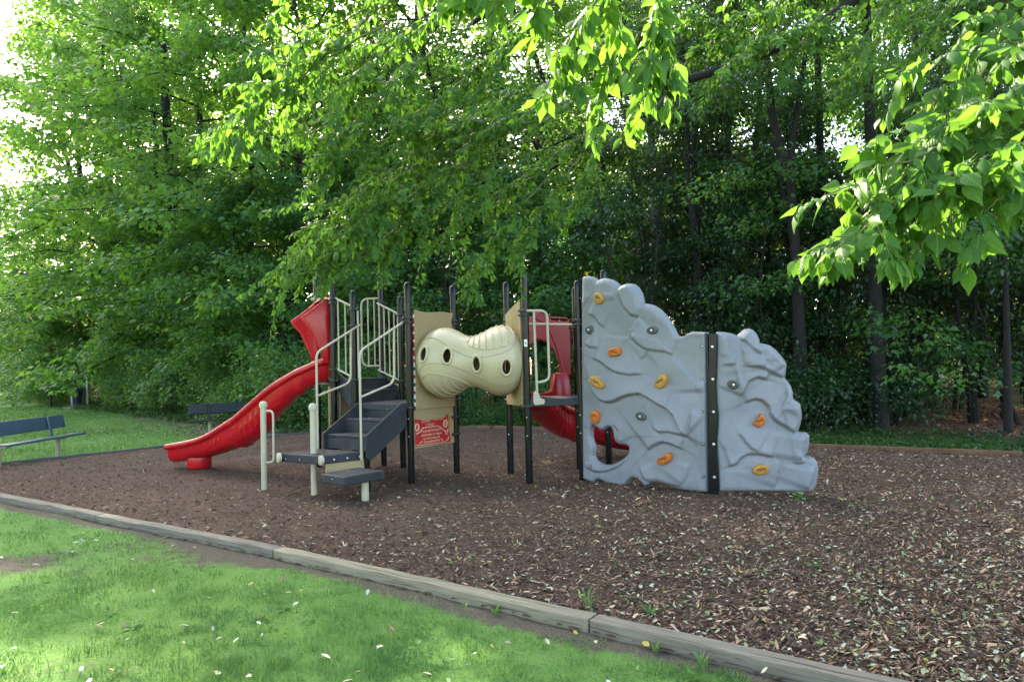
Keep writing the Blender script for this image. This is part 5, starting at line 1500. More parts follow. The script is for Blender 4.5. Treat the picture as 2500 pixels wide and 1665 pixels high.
trunk_tree([[(5.17, 19.00, 0.80), (5.25, 19.00, 4.45), (5.11, 19.00, 6.42), (5.06, 19.00, 8.40), (5.04, 19.00, 10.39)], [(5.27, 19.00, 4.34), (5.36, 19.20, 6.35), (5.31, 19.20, 8.11), (5.23, 19.30, 9.09), (5.08, 19.40, 11.41)]], [.135, .075],
           'dark forked tree behind the left half of the climbing wall', 'bark', (DARK[1], 5), limbs=[([(5.26, 19.00, 6.07), (4.49, 19.00, 7.02), (4.18, 19.00, 8.07)], .03), ([(5.28, 19.00, 5.61), (5.83, 18.60, 6.30), (6.66, 18.00, 7.12)], .03)])
trunk_tree([[(7.15, 17.00, 1.04), (7.16, 17.00, 4.11), (7.09, 17.00, 6.07), (6.69, 17.00, 7.85), (6.59, 17.00, 9.74)], [(7.07, 17.00, 6.12), (7.19, 17.00, 7.32), (7.47, 17.00, 8.61), (7.71, 17.00, 10.13)], [(7.14, 17.00, 4.31), (7.00, 17.40, 6.39), (6.96, 17.60, 7.52), (6.92, 17.60, 9.15)]], [.14, .085, .05],
           'dark tree with spreading Y-shaped stems behind the right wall panel', 'bark', (DARK[1], 5), limbs=[([(6.72, 17.00, 7.12), (6.01, 16.50, 6.67), (3.89, 16.00, 6.62)], .028)])
trunk_tree([[(4.08, 20.00, 1.50), (4.04, 20.00, 4.88), (3.88, 20.00, 6.58), (3.64, 20.00, 7.56)], [(3.97, 20.00, 5.61), (3.49, 20.00, 6.47), (3.26, 20.00, 6.84)]], [.065, .03], 'thin leaning dark sapling behind the top of the climbing wall', 'bark', (DARK[0], 5), name='sapling')
trunk_tree([[(6.10, 21.00, 1.07), (6.26, 21.00, 3.97), (6.45, 21.00, 6.00), (6.44, 21.00, 8.05)]], [.055], 'thin straight dark sapling above the wall seam', 'bark', (DARK[2], 4), name='sapling')
trunk_tree([[(8.87, 16.60, -0.06), (8.87, 16.60, 2.40), (8.92, 16.60, 5.41), (8.93, 16.60, 8.46), (8.98, 16.60, 11.55)]], [.17], 'thick dark trunk standing at the edge of the woods, right of the climbing wall', 'bark', (TALLN[0], 12), cs=.8)
trunk_tree([[(9.08, 20.00, 0.06), (9.13, 20.00, 2.58), (9.23, 20.00, 6.20), (9.28, 20.00, 9.87), (9.31, 20.00, 12.97)]], [.15], 'dark trunk close to the right edge of the climbing wall', 'bark', (TALLN[1], 11), cs=.8)
trunk_tree([[(10.80, 15.00, -0.06), (10.88, 15.00, 2.27), (10.92, 15.00, 4.44), (10.99, 15.00, 7.74)]], [.075], 'thin dark trunk at the far right in front of the sunlit red litter', 'bark', (DARK[0], 6), name='sapling')
trunk_tree([[(14.33, 21.00, 0.48), (14.44, 21.00, 3.76), (14.57, 21.00, 7.58), (14.63, 21.00, 11.45)]], [.12], 'slim trunk in the dark wood under the right leafy bough', 'bark', (DARK[1], 6), name='forest_tree')
trunk_tree([[(15.52, 26.00, 0.70), (15.66, 26.00, 5.87), (15.82, 26.00, 12.22), (15.92, 26.00, 16.40)]], [.20], 'dim trunk deep in the wood right of the thick dark trunk', 'bark', (TALLN[1], 13), cs=.8)
trunk_tree([[(-16.16, 33.00, 1.33), (-16.20, 33.00, 5.89), (-16.41, 33.00, 10.91), (-16.66, 33.00, 14.96), (-16.76, 33.00, 18.02)]], [.30], 'broad dark trunk showing through the leaves left of the red slide', 'bark', (TALLN[1], 13), cs=.7)
trunk_tree([[(-8.52, 26.00, 1.78), (-8.53, 26.00, 6.48), (-8.62, 26.00, 9.17), (-8.70, 26.00, 12.04)]], [.16], 'dark trunk behind the leaves above the red slide hood', 'bark', (TALLN[0], 12), cs=.6)
trunk_tree([[(-4.72, 27.00, 3.30), (-4.67, 27.00, 8.20), (-4.68, 27.00, 11.33), (-4.72, 27.00, 14.49)]], [.17], 'dark trunk showing high up behind the tall post at the stairs', 'bark', (TALLN[0], 12), cs=.6)
DG = 'dark understory trees in the right wood'
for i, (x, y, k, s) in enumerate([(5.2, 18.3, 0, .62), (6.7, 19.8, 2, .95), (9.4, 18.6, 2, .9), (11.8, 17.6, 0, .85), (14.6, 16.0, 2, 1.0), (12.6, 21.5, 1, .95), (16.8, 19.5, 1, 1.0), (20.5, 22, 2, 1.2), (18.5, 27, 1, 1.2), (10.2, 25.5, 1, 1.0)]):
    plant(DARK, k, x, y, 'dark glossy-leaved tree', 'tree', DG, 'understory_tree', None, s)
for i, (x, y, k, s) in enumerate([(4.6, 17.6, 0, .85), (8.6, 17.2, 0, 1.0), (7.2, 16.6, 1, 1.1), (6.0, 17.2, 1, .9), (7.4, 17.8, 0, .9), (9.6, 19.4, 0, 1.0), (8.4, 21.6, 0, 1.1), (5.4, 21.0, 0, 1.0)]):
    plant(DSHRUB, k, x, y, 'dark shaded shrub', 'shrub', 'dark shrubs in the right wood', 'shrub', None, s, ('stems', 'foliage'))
for i, (x, y, k, s) in enumerate([(9.0, 27.5, 2, .95), (19, 31, 0, 1.0), (25, 27, 1, 1.0), (29, 36, 3, 1.0), (22, 40, 2, 1.1), (14.5, 38, 3, 1.05), (36, 44, 1, 1.1), (26, 19.5, 2, .9)]):
    plant(TALLN if y < 37 else TALL, k % 2 if y < 37 else k, x, y, 'tall tree', 'tree', 'tall trees deep in the right wood', 'maple_tree', None, s)
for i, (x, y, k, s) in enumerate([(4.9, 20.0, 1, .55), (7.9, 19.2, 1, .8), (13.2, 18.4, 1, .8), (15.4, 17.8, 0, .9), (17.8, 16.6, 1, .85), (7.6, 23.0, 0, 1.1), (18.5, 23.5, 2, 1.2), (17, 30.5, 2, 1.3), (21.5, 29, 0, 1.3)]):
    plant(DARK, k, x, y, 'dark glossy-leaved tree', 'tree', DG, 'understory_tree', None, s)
for i, (x, y, k, s) in enumerate([(7, 36, 0, 1.5), (13, 37.5, 2, 1.2), (19, 36, 0, 1.6), (25, 34, 2, 1.4), (3, 37, 2, 1.2), (-2.5, 38, 0, 1.4), (30, 31, 0, 1.6), (-7, 34, 2, 1.0), (10, 33, 0, 1.3), (16, 34.5, 2, 1.1), (22, 33, 0, 1.4), (27, 30, 2, 1.1)]):
    plant(SHRUB, k, x, y, 'tall leafy thicket', 'shrub', 'thickets deep in the wood', 'shrub', None, s, ('stems', 'foliage'))
def tangle(seed, H, nst):
    r = np.random.default_rng(seed); m = MB(); Ps, Ds, Ns, Ts = [], [], [], []
    for k in range(nst):
        az = r.uniform(0, 6.28); ln = r.uniform(.05, .3)
        p = [np.array([math.cos(az) * .15 * (k > 0), math.sin(az) * .15 * (k > 0), -.2])]
        for i in range(1, 8): p.append(p[-1] + np.array([math.cos(az) * ln * H / 8 + r.normal(0, .10), math.sin(az) * ln * H / 8 + r.normal(0, .10), H / 8]))
        m.tube(p, [.055 * (1 - .8 * i / 7) for i in range(8)], 6)
        for j in range(14):
            i = int(r.integers(2, 7)); q = p[i]; a2 = r.uniform(0, 6.28); l2 = r.uniform(.5, 2.1)
            d = np.array([math.cos(a2), math.sin(a2), r.uniform(-.15, .8)])
            e1 = q + d * l2 * .5 + r.normal(0, .06, 3); e2 = q + d * l2 + r.normal(0, .14, 3) - [0, 0, .12]
            m.tube([q, e1, e2], [.014, .009, .003], 4, False)
            for t in range(3):
                f = q + (e2 - q) * r.uniform(.4, 1); d3 = r.normal(0, .28, 3); m.tube([f, f + d3 * .6, f + d3 + [0, 0, -.05]], [.005, .003, .002], 3, False)
                nl_ = 9
                Ps.append(f + d3 + r.normal(0, .16, (nl_, 3))); Ds.append(r.normal(0, .6, (nl_, 3)) + [0, 0, -.5]); Ns.append(r.normal(0, .4, (nl_, 3)) + [0, 0, 1]); Ts.append(r.random(nl_))
    P = np.concatenate(Ps)
    return m.mesh('trunk', M['bark'], True), leaves_mesh('crown', P, np.concatenate(Ds), np.concatenate(Ns), .13 * r.uniform(.6, 1.2, len(P)), r.uniform(.4, .6, len(P)), np.concatenate(Ts), M['leaf_dark'], False)
TANGLE = [tangle(141 + i, (7.5, 9.0, 6.5)[i], (3, 2, 4)[i]) for i in range(3)]
for i, (x, y, k, s) in enumerate([(3.6, 18.6, 0, 1.0), (4.6, 19.4, 1, 1.0), (6.2, 18.4, 2, 1.0), (7.3, 20.2, 1, 1.1), (8.4, 18.8, 0, 1.1), (9.8, 17.4, 2, 1.0), (11.0, 19.6, 1, 1.1), (12.4, 16.8, 0, 1.0), (14.2, 18.6, 2, 1.1), (16.0, 17.2, 1, 1.0), (2.6, 20.5, 2, 1.0), (5.6, 22.0, 1, 1.2), (-1.4, 21.0, 0, .9), (10.0, 22.5, 0, 1.2), (13.6, 21.2, 1, 1.2), (17.0, 21.0, 0, 1.2)]):
    plant(TANGLE, k, x, y, 'thin tangled sapling', 'tree', 'thin tangled saplings in the wood', 'sapling', None, s)
# sunlit trees in the clearing beyond
for i, (x, y, k, s) in enumerate([(5.5, 50, 0, 1.0), (11.5, 53, 1, 1.1), (17.5, 51, 0, 1.1), (-2, 54, 1, 1.2), (24, 56, 0, 1.2), (-12, 58, 0, 1.1), (-22, 66, 1, 1.3), (33, 60, 1, 1.3), (42, 60, 0, 1.4), (8, 60, 1, 1.3), (15, 62, 0, 1.4), (20.5, 47, 1, .9), (8.2, 46, 1, .8), (-7, 62, 0, 1.3), (29, 50, 1, 1.1), (36, 52, 0, 1.1), (-44, 80, 0, 1.9), (-36, 70, 1, 1.9), (-29, 62, 0, 1.8), (-22, 60, 1, 1.9), (-15, 54, 0, 1.7), (-53, 92, 1, 1.8), (-10, 48, 1, 1.5), (-3, 46, 0, 1.4), (7.0, 42, 1, 1.35), (11.5, 44, 0, 1.4), (4.0, 47, 1, 1.5), (15, 46, 1, 1.4)]):
    plant(SUNNY, k, x, y, 'sunlit yellow-green tree', 'tree', 'sunlit trees beyond the wood', 'sunlit_tree', None, s)

# ---- low growing plants along the edging (nobody could count them)
def cover(name, P, z, hmax, lsize, mat, per=7):
    n = len(P) * per
    Pq = np.repeat(P, per, 0); az = rng.uniform(0, 6.283, n); rr_ = rng.random(n) ** .6 * .16
    h = rng.uniform(.15, 1, n) * hmax * np.repeat(rng.uniform(.4, 1.0, len(P)), per)
    p = np.column_stack([Pq[:, 0] + np.cos(az) * rr_, Pq[:, 1] + np.sin(az) * rr_, z + h])
    d = np.column_stack([np.cos(az), np.sin(az), rng.normal(-.15, .4, n)])
    nm = np.column_stack([np.cos(az) * .5, np.sin(az) * .5, np.ones(n)]) + rng.normal(0, .3, (n, 3))
    t = np.clip(np.repeat(rng.normal(.5, .25, len(P)), per) + rng.normal(0, .15, n), 0, 1)
    return tag(link(name, leaves_mesh(name, p, d, nm, lsize * rng.uniform(.6, 1.3, n), rng.uniform(.4, .7, n), t, mat, False)), kind='stuff')
def along(poly, n, w0, w1):
    poly = [np.array(p, float) for p in poly]
    ls = np.array([np.linalg.norm(b - a) for a, b in zip(poly[:-1], poly[1:])])
    k = rng.choice(len(ls), n, p=ls / ls.sum()); t = rng.random(n)
    A = np.array(poly)[:-1][k]; Bq = np.array(poly)[1:][k]; d = (Bq - A) / ls[k][:, None]
    nr = np.column_stack([-d[:, 1], d[:, 0]])
    return A + (Bq - A) * t[:, None] + nr * rng.uniform(w0, w1, n)[:, None]
P = along(KB[3:8], 2600, .15, 2.6); cover('undergrowth', P, -.03, .34, .085, M['groundcover'])
P = along(KB[7:], 3400, .12, 1.5) ; cover('undergrowth', P, -.03, .22, .075, M['groundcover'])
P = along(KB[7:], 1500, 1.2, 4.2); cover('undergrowth', P, -.05, .22, .08, M['leaf_dark'])
P = along(EDGE[3:], 3200, -.9, 1.3); P = P[~inside(P, BED)]; cover('undergrowth', P, .0, .32, .10, M['groundcover'])

# ---- the trees that overhang the playground: long limbs, shoots and single leaves
def leaf_var(k):
    r = np.random.default_rng(200 + k)
    s_ = np.array([0, .13, .32, .54, .77, 1.0])
    wd = np.array([.0, .62, .98, .84, .33, .0]) * .5 * (.50 + .14 * r.random())
    if k in (2, 5): wd = wd * np.array([1, 1, 1.0, .74, .92, 1])
    if k == 4: wd = wd * np.array([1, 1, 1.12, .9, .6, 1])
    bend = r.uniform(.05, .62); fold = r.uniform(.10, .55); tw = r.normal(0, .15)
    V, T = [], []
    for i, (a, w_) in enumerate(zip(s_, wd)):
        z = -bend * a * a
        V.append((0, a, z))
        if 0 < i < 5:
            V.append((w_, a + .03, z - fold * w_ + tw * a * w_)); V.append((-w_, a + .03, z - fold * w_ - tw * a * w_))
    # index rows
    rows = [[0]] + [[1 + 3 * i, 2 + 3 * i, 3 + 3 * i] for i in range(4)] + [[13]]
    T += [(0, rows[1][1], rows[1][0]), (0, rows[1][0], rows[1][2])]
    for a, b_ in zip(rows[1:4], rows[2:5]):
        T += [(a[0], a[1], b_[1]), (a[0], b_[1], b_[0]), (a[0], b_[0], b_[2]), (a[0], b_[2], a[2])]
    T += [(rows[4][0], rows[4][1], 13), (rows[4][0], 13, rows[4][2])]
    # short stalk
    n0 = len(V); V += [(.012, 0, 0), (-.012, 0, 0), (0, -.28, .05)]
    T += [(n0, n0 + 1, n0 + 2)]
    return np.array(V, float), np.array(T)
LV = [leaf_var(k) for k in range(10)]
LM = [npmesh('leaf', v, t, M['leaf_part'], smooth=True) for v, t in LV]

def leaf_frame(p, d, nrm, L, roll):
    d = unit(d); s = unit(np.cross(d, nrm)); n_ = np.cross(s, d)
    c_, q = math.cos(roll), math.sin(roll)
    s2_, n2_ = s * c_ + n_ * q, n_ * c_ - s * q
    Mx = np.eye(4); Mx[:3, 0] = s2_ * L; Mx[:3, 1] = d * L; Mx[:3, 2] = n2_ * L; Mx[:3, 3] = p
    return Mx

def overhanging(label, base, trunk_pts, trunk_r, limbs, shoots, seed, limit=300, name='overhanging_tree'):
    """shoots: (points, n nodes, leaf length, side twigs, limb index)"""
    r = np.random.default_rng(seed)
    o = empty(name, base); tag(o, label, 'tree')
    bo = V3(base)
    m = MB(bo); m.tube(trunk_pts, [trunk_r * (1.3 - .7 * i / (len(trunk_pts) - 1)) for i in range(len(trunk_pts))], 14); m.build('trunk', M['bark'], o, True)
    for pts, r0, r1 in limbs:
        pp = [np.array(q) for q in spline([tuple(p) for p in pts], 26)]
        m = MB(bo); m.tube(pp, [r0 + (r1 - r0) * i / 25 for i in range(26)], 9); m.build('limb', M['bark'], o, True)
    top = V3(trunk_pts[-1]) - bo
    big = trunk_r > .2
    c = link('crown', (TALLN if big else UNDER)[0][1], o); c.location = (top.x, top.y, top.z - (11.5 if big else 5.0)); k_ = .78 if big else 1.0; c.scale = (k_, k_, k_)
    allm = []
    tw = MB(bo)
    for pts, nn, ll, side, rr0 in shoots:
        pp = np.array([np.array(q) for q in spline([tuple(p) for p in pts], 24)])
        pp[1:-1] += r.normal(0, .010, (22, 3))
        tw.tube(pp, [rr0 * (1 - .85 * i / 23) + .0012 for i in range(24)], 5, False)
        lines = [(pp, nn, 1.0, side)]
        for k in range(side):
            f = .25 + .7 * (k + r.random()) / side
            i = int(f * 22); q = pp[i]; t_ = unit(pp[i + 1] - pp[i - 1])
            sdv = unit(np.cross(t_, [0, 0, 1.0])) * (1 if k % 2 else -1)
            dd = unit(t_ * r.uniform(.2, .9) + sdv * r.uniform(.3, 1.0) + np.array([0, 0, r.uniform(-.6, .25)]) + r.normal(0, .25, 3))
            ln = np.linalg.norm(pp[-1] - pp[0]) * r.uniform(.16, .36)
            sub = np.array([q + dd * ln * t + np.array([0, 0, -.22 * ln * t * t]) for t in np.linspace(0, 1, 10)])
            tw.tube(sub, [max(.0012, rr0 * .35 * (1 - .8 * j / 9)) for j in range(10)], 4, False)
            lines.append((sub, max(3, int(nn * .42)), .92, side))
        for ln_, n_, sc, side in lines:
            K = len(ln_)
            for j in range(n_):
                f = .22 + .78 * (j + r.random() * .5) / n_
                if sc < 1: f = .12 + .88 * (j + r.random() * .5) / n_
                x = min(f, .999) * (K - 1); i = int(x); q = ln_[i] + (ln_[min(i + 1, K - 1)] - ln_[i]) * (x - i)
                t_ = unit(ln_[min(i + 1, K - 1)] - ln_[max(i - 1, 0)])
                sdv = unit(np.cross(t_, [0, 0, 1.0]))
                for sg in ((1, -1, 0, .5, -.5) if r.random() < .3 else (1, -1, 0) if r.random() < .6 else (1, -1)):
                    dn_ = r.uniform(.0, .85) if side > 8 else r.uniform(.15, 1.15)
                    dd = t_ * r.uniform(.2, .8) + sdv * sg * r.uniform(.35, 1.0) + np.array([0, 0, -dn_]) + r.normal(0, .30 if side > 8 else .24, 3)
                    # leaves turn their upper face to the light: up and outwards
                    nm = np.array([0, 0, .75]) + sdv * sg * .35 + t_ * .45 + r.normal(0, .32, 3) + np.array([0, -.25, 0])
                    L = ll * sc * r.uniform(.5, 1.15) * (1 if f < .9 else .75)
                    st_ = unit(dd + np.array([0, 0, .6])) * L * .26
                    Mx = leaf_frame(q + st_, dd, nm, L, r.normal(0, .45)); Mx[:3, 0] *= r.uniform(.75, 1.15)
                    dist = np.linalg.norm(Mx[:3, 3] - np.array([0, 0, EYE]))
                    vis = abs(Mx[0, 3]) < .80 * Mx[1, 3] and Mx[1, 3] > .5 and (Mx[2, 3] - EYE) < .58 * Mx[1, 3]
                    allm.append((L / dist if vis else 0, Mx, int(r.integers(0, 10)), L, r.random()))
    tw.build('twig', M['twig'], o, True)
    allm.sort(key=lambda a: -a[0])
    bo4 = np.array(bo)
    for _, Mx, k, L, t in allm[:limit]:
        lf = link('leaf', LM[k], o)
        Q = Mx.copy(); Q[:3, 3] -= bo4
        lf.matrix_local = Matrix([list(row) for row in Q])
    rest = allm[limit:]
    if rest:
        V, T, tt, b0 = [], [], [], 0
        for _, Mx, k, L, t in rest:
            v, tr_ = LV[k]
            V.append(v @ Mx[:3, :3].T + Mx[:3, 3] - bo4); T.append(tr_ + b0); b0 += len(v); tt.append(np.full(len(v), t))
        f = link('foliage', npmesh('foliage', np.concatenate(V), np.concatenate(T), M['leaf_near'], smooth=True, attrs={'tint': (np.concatenate(tt), 'POINT')}), o)
        f['kind'] = 'stuff'
    return o

# tree to the right of the playground: its long limb and the boughs that hang over the play structure
limA = [(10.6, 9.2, 6.2), (6.18, 9.00, 7.14), (4.22, 9.00, 6.17), (3.21, 9.00, 5.71), (2.22, 9.00, 5.43), (1.35, 9.10, 5.32)]
limB = [(10.6, 9.2, 6.6), (6.5, 8.4, 7.3), (3.0, 8.0, 6.9), (0.61, 8.20, 6.48), (-0.41, 8.40, 6.00)]
limC = [(10.6, 9.2, 6.9), (5.5, 7.4, 7.6), (1.8, 6.8, 6.6), (0.10, 6.80, 6.11), (-0.93, 6.70, 5.57)]
shA = []
def sh(ps, n, L, side, r0=.010): return ([p for p in ps], n, L, side, r0)
shoots = [
    sh([(-0.70, 6.80, 5.71), (-1.68, 6.70, 5.17), (-2.50, 6.50, 4.75)], 16, .125, 5, .012),
    sh([(-0.93, 6.70, 5.57), (-1.74, 6.60, 4.88), (-2.35, 6.50, 4.47)], 16, .125, 5, .012),
    sh([(-1.09, 6.60, 5.15), (-2.11, 6.50, 4.56), (-2.93, 6.30, 3.88)], 20, .125, 6, .013),
    sh([(-1.49, 6.60, 4.91), (-2.24, 6.40, 4.33), (-2.70, 6.20, 3.67)], 18, .125, 5, .010),
    sh([(-1.66, 6.60, 4.76), (-2.15, 6.60, 4.32), (-2.43, 6.50, 4.01)], 12, .12, 3, .008),
    sh([(-1.31, 6.90, 4.97), (-1.80, 6.80, 4.47), (-2.22, 6.80, 4.11)], 14, .12, 4, .009),
    sh([(-0.47, 7.00, 5.56), (-1.16, 7.00, 5.10), (-1.61, 6.90, 4.63)], 14, .12, 4, .010),
    sh([(-0.20, 7.00, 5.81), (-0.81, 7.00, 5.30), (-1.25, 7.00, 5.01)], 14, .12, 4, .010),
    sh([(-1.97, 6.60, 5.62), (-2.17, 6.60, 5.30), (-2.34, 6.50, 5.05)], 10, .12, 3, .008),
    # farther, middle bough
    sh([(1.35, 9.10, 5.32), (0.08, 9.10, 5.08), (-1.30, 9.00, 4.74)], 32, .112, 19, .022),
    sh([(0.91, 9.10, 5.20), (-0.87, 9.10, 4.57), (-2.37, 8.90, 3.90)], 37, .112, 22, .022),
    sh([(0.52, 9.20, 4.85), (-1.32, 9.10, 4.19), (-2.95, 9.00, 3.50)], 37, .112, 22, .018),
    sh([(-0.50, 9.20, 4.48), (-2.08, 9.00, 3.69), (-3.11, 8.90, 3.02)], 32, .112, 19, .014),
    sh([(0.06, 9.30, 4.50), (-1.07, 9.20, 3.82), (-2.11, 9.10, 3.16)], 27, .108, 17, .012),
    sh([(0.68, 9.30, 4.48), (-0.34, 9.20, 3.91), (-1.02, 9.20, 3.43)], 22, .108, 15, .012),
    sh([(1.04, 9.50, 4.65), (0.44, 9.40, 3.83), (0.03, 9.30, 3.14)], 25, .108, 15, .012),
    sh([(0.56, 9.30, 4.31), (-0.13, 9.30, 3.54), (-0.70, 9.20, 2.86)], 25, .108, 15, .012),
    sh([(-0.18, 8.60, 5.19), (-1.50, 8.60, 4.64), (-2.52, 8.50, 4.12)], 27, .112, 17, .014),
    sh([(-0.41, 8.40, 6.00), (-1.61, 8.40, 5.15), (-2.60, 8.30, 4.52)], 30, .112, 17, .016),
    sh([(0.09, 8.40, 5.78), (-0.69, 8.40, 5.18), (-1.41, 8.40, 4.68)], 25, .112, 15, .014),
    sh([(0.62, 8.40, 6.29), (-0.01, 8.40, 5.63), (-0.43, 8.40, 5.07)], 22, .112, 13, .014),
    sh([(-0.95, 8.60, 6.11), (-1.74, 8.60, 5.76), (-2.27, 8.60, 5.09)], 22, .108, 13, .012),
    sh([(0.54, 9.30, 5.62), (-0.31, 9.30, 5.30), (-1.10, 9.20, 4.89)], 24, .112, 16, .012),
    sh([(-0.71, 8.80, 5.56), (-1.79, 8.80, 5.10), (-2.42, 8.70, 4.49)], 24, .112, 16, .012),
    sh([(1.11, 9.50, 4.93), (0.52, 9.50, 4.60), (-0.06, 9.40, 4.07)], 24, .108, 16, .012),
    sh([(1.42, 9.60, 5.14), (1.11, 9.60, 4.44), (0.90, 9.50, 3.72)], 22, .108, 14, .012),
    sh([(-1.34, 9.20, 4.28), (-2.13, 9.20, 3.62), (-2.55, 9.10, 3.06)], 24, .108, 15, .012),
    sh([(-0.90, 9.30, 4.41), (-1.47, 9.30, 3.74), (-1.75, 9.20, 3.17)], 22, .108, 15, .012),
    sh([(-1.49, 7.40, 5.52), (-2.04, 7.40, 4.99), (-2.38, 7.30, 4.41)], 20, .112, 12, .010),
    sh([(4.45, 8.80, 6.19), (3.81, 8.60, 5.73), (3.44, 8.50, 5.27)], 14, .12, 6, .012),
    sh([(5.23, 8.80, 6.71), (4.60, 8.40, 5.87), (4.28, 8.20, 5.42)], 14, .12, 6, .012),
    sh([(3.38, 9.00, 5.81), (2.79, 9.00, 6.22), (2.31, 9.00, 6.40)], 16, .12, 7, .012),
    sh([(2.55, 9.00, 5.50), (2.06, 9.20, 6.11), (1.40, 9.20, 6.36)], 18, .12, 8, .012),
    sh([(3.66, 9.00, 5.97), (3.25, 9.00, 6.65), (2.82, 9.00, 7.00)], 16, .12, 7, .012),
    sh([(5.34, 9.00, 6.66), (4.79, 9.00, 6.62), (4.13, 9.00, 6.69)], 16, .12, 7, .012),
    sh([(4.62, 8.70, 6.24), (3.88, 8.50, 5.94), (3.11, 8.40, 5.65)], 20, .11, 12, .010),
    sh([(3.91, 8.80, 5.98), (3.18, 8.60, 5.69), (2.51, 8.50, 5.24)], 20, .11, 12, .010),
    sh([(5.41, 8.70, 6.22), (4.75, 8.50, 5.71), (4.21, 8.40, 5.15)], 18, .11, 10, .010),
    sh([(4.34, 9.20, 6.85), (3.65, 9.20, 6.53), (2.96, 9.20, 6.15)], 20, .11, 12, .010),
    sh([(3.21, 9.00, 5.65), (2.96, 9.20, 6.03), (2.53, 9.30, 5.98)], 18, .11, 10, .010),
    sh([(6.03, 8.80, 6.58), (5.50, 8.60, 5.95), (5.00, 8.50, 5.39)], 18, .11, 10, .010),
    sh([(2.22, 9.00, 5.43), (1.83, 9.20, 5.83), (1.40, 9.30, 5.89)], 18, .11, 10, .010),
]
overhanging('big tree whose long dark limb and leafy boughs spread above the tan crawl tube', (10.6, 9.2, 0), [(10.6, 9.2, -.3), (10.6, 9.2, 3), (10.6, 9.2, 6), (10.8, 9.3, 9.5), (11.0, 9.4, 19)], .30,
            [(limA, .115, .03), (limB, .13, .03), (limC, .12, .025)], shoots, 301, 300)
# near tree whose bough fills the upper right corner
limD = [(5.2, .4, 3.6), (4.1, 1.8, 4.0), (3.16, 3.10, 3.43), (2.43, 2.85, 2.81), (2.14, 2.75, 2.63)]
shoots = [
    sh([(2.43, 2.85, 2.81), (1.94, 2.80, 2.77), (1.42, 2.75, 2.59)], 15, .108, 4, .006),
    sh([(2.23, 2.70, 2.61), (1.74, 2.70, 2.57), (1.13, 2.65, 2.33)], 17, .108, 4, .006),
    sh([(2.05, 2.65, 2.48), (1.59, 2.60, 2.37), (1.14, 2.60, 2.13)], 15, .108, 4, .006),
    sh([(1.99, 2.65, 2.45), (1.71, 2.60, 2.28), (1.51, 2.60, 2.08)], 11, .104, 2, .005),
    sh([(2.06, 2.55, 2.39), (1.82, 2.50, 2.29), (1.67, 2.50, 2.11)], 9, .108, 2, .005),
    sh([(2.64, 3.00, 3.08), (2.17, 3.00, 3.12), (1.67, 3.00, 2.97)], 14, .104, 4, .006),
    sh([(2.43, 2.85, 2.84), (2.01, 2.70, 2.78), (1.71, 2.65, 2.60)], 11, .108, 3, .005),
    sh([(2.34, 2.60, 2.63), (2.04, 2.55, 2.54), (1.86, 2.50, 2.35)], 9, .108, 2, .005),
    sh([(2.79, 3.20, 3.33), (2.40, 3.10, 3.27), (2.09, 3.10, 3.16)], 11, .104, 3, .005),
    sh([(2.06, 2.80, 2.64), (1.73, 2.75, 2.52), (1.42, 2.70, 2.38)], 11, .104, 3, .005),
    sh([(1.90, 2.70, 2.50), (1.57, 2.65, 2.38), (1.28, 2.60, 2.18)], 12, .104, 3, .005),
    sh([(2.00, 2.50, 2.54), (1.76, 2.50, 2.46), (1.57, 2.50, 2.30)], 10, .104, 2, .005),
    sh([(2.38, 2.75, 2.89), (2.10, 2.65, 2.82), (1.88, 2.60, 2.68)], 9, .108, 2, .005),
    sh([(2.84, 3.30, 3.51), (2.52, 3.30, 3.45), (2.20, 3.20, 3.33)], 12, .104, 4, .005),
    sh([(2.61, 3.00, 3.20), (2.35, 2.90, 3.10), (2.07, 2.80, 2.95)], 11, .108, 3, .005),
    sh([(2.50, 3.10, 3.06), (2.16, 3.10, 3.01), (1.83, 3.00, 2.85)], 13, .104, 4, .005),
    sh([(2.26, 3.00, 2.84), (1.99, 3.00, 2.77), (1.68, 2.95, 2.58)], 13, .104, 4, .005),
    sh([(2.43, 2.90, 2.72), (2.21, 2.90, 2.60), (2.00, 2.85, 2.42)], 11, .108, 3, .005),
    sh([(1.93, 2.80, 2.43), (1.72, 2.80, 2.29), (1.50, 2.75, 2.19)], 11, .104, 3, .004),
    sh([(1.68, 2.80, 2.47), (1.46, 2.75, 2.32), (1.28, 2.70, 2.12)], 11, .104, 3, .004),
]
overhanging('near tree whose pale green bough of large leaves hangs into the upper right corner', (5.2, .4, 0), [(5.2, .4, -.3), (5.2, .4, 2), (5.2, .4, 4), (5.3, .3, 7), (5.4, .2, 10)], .17,
            [(limD, .05, .010)], shoots, 302, 300)
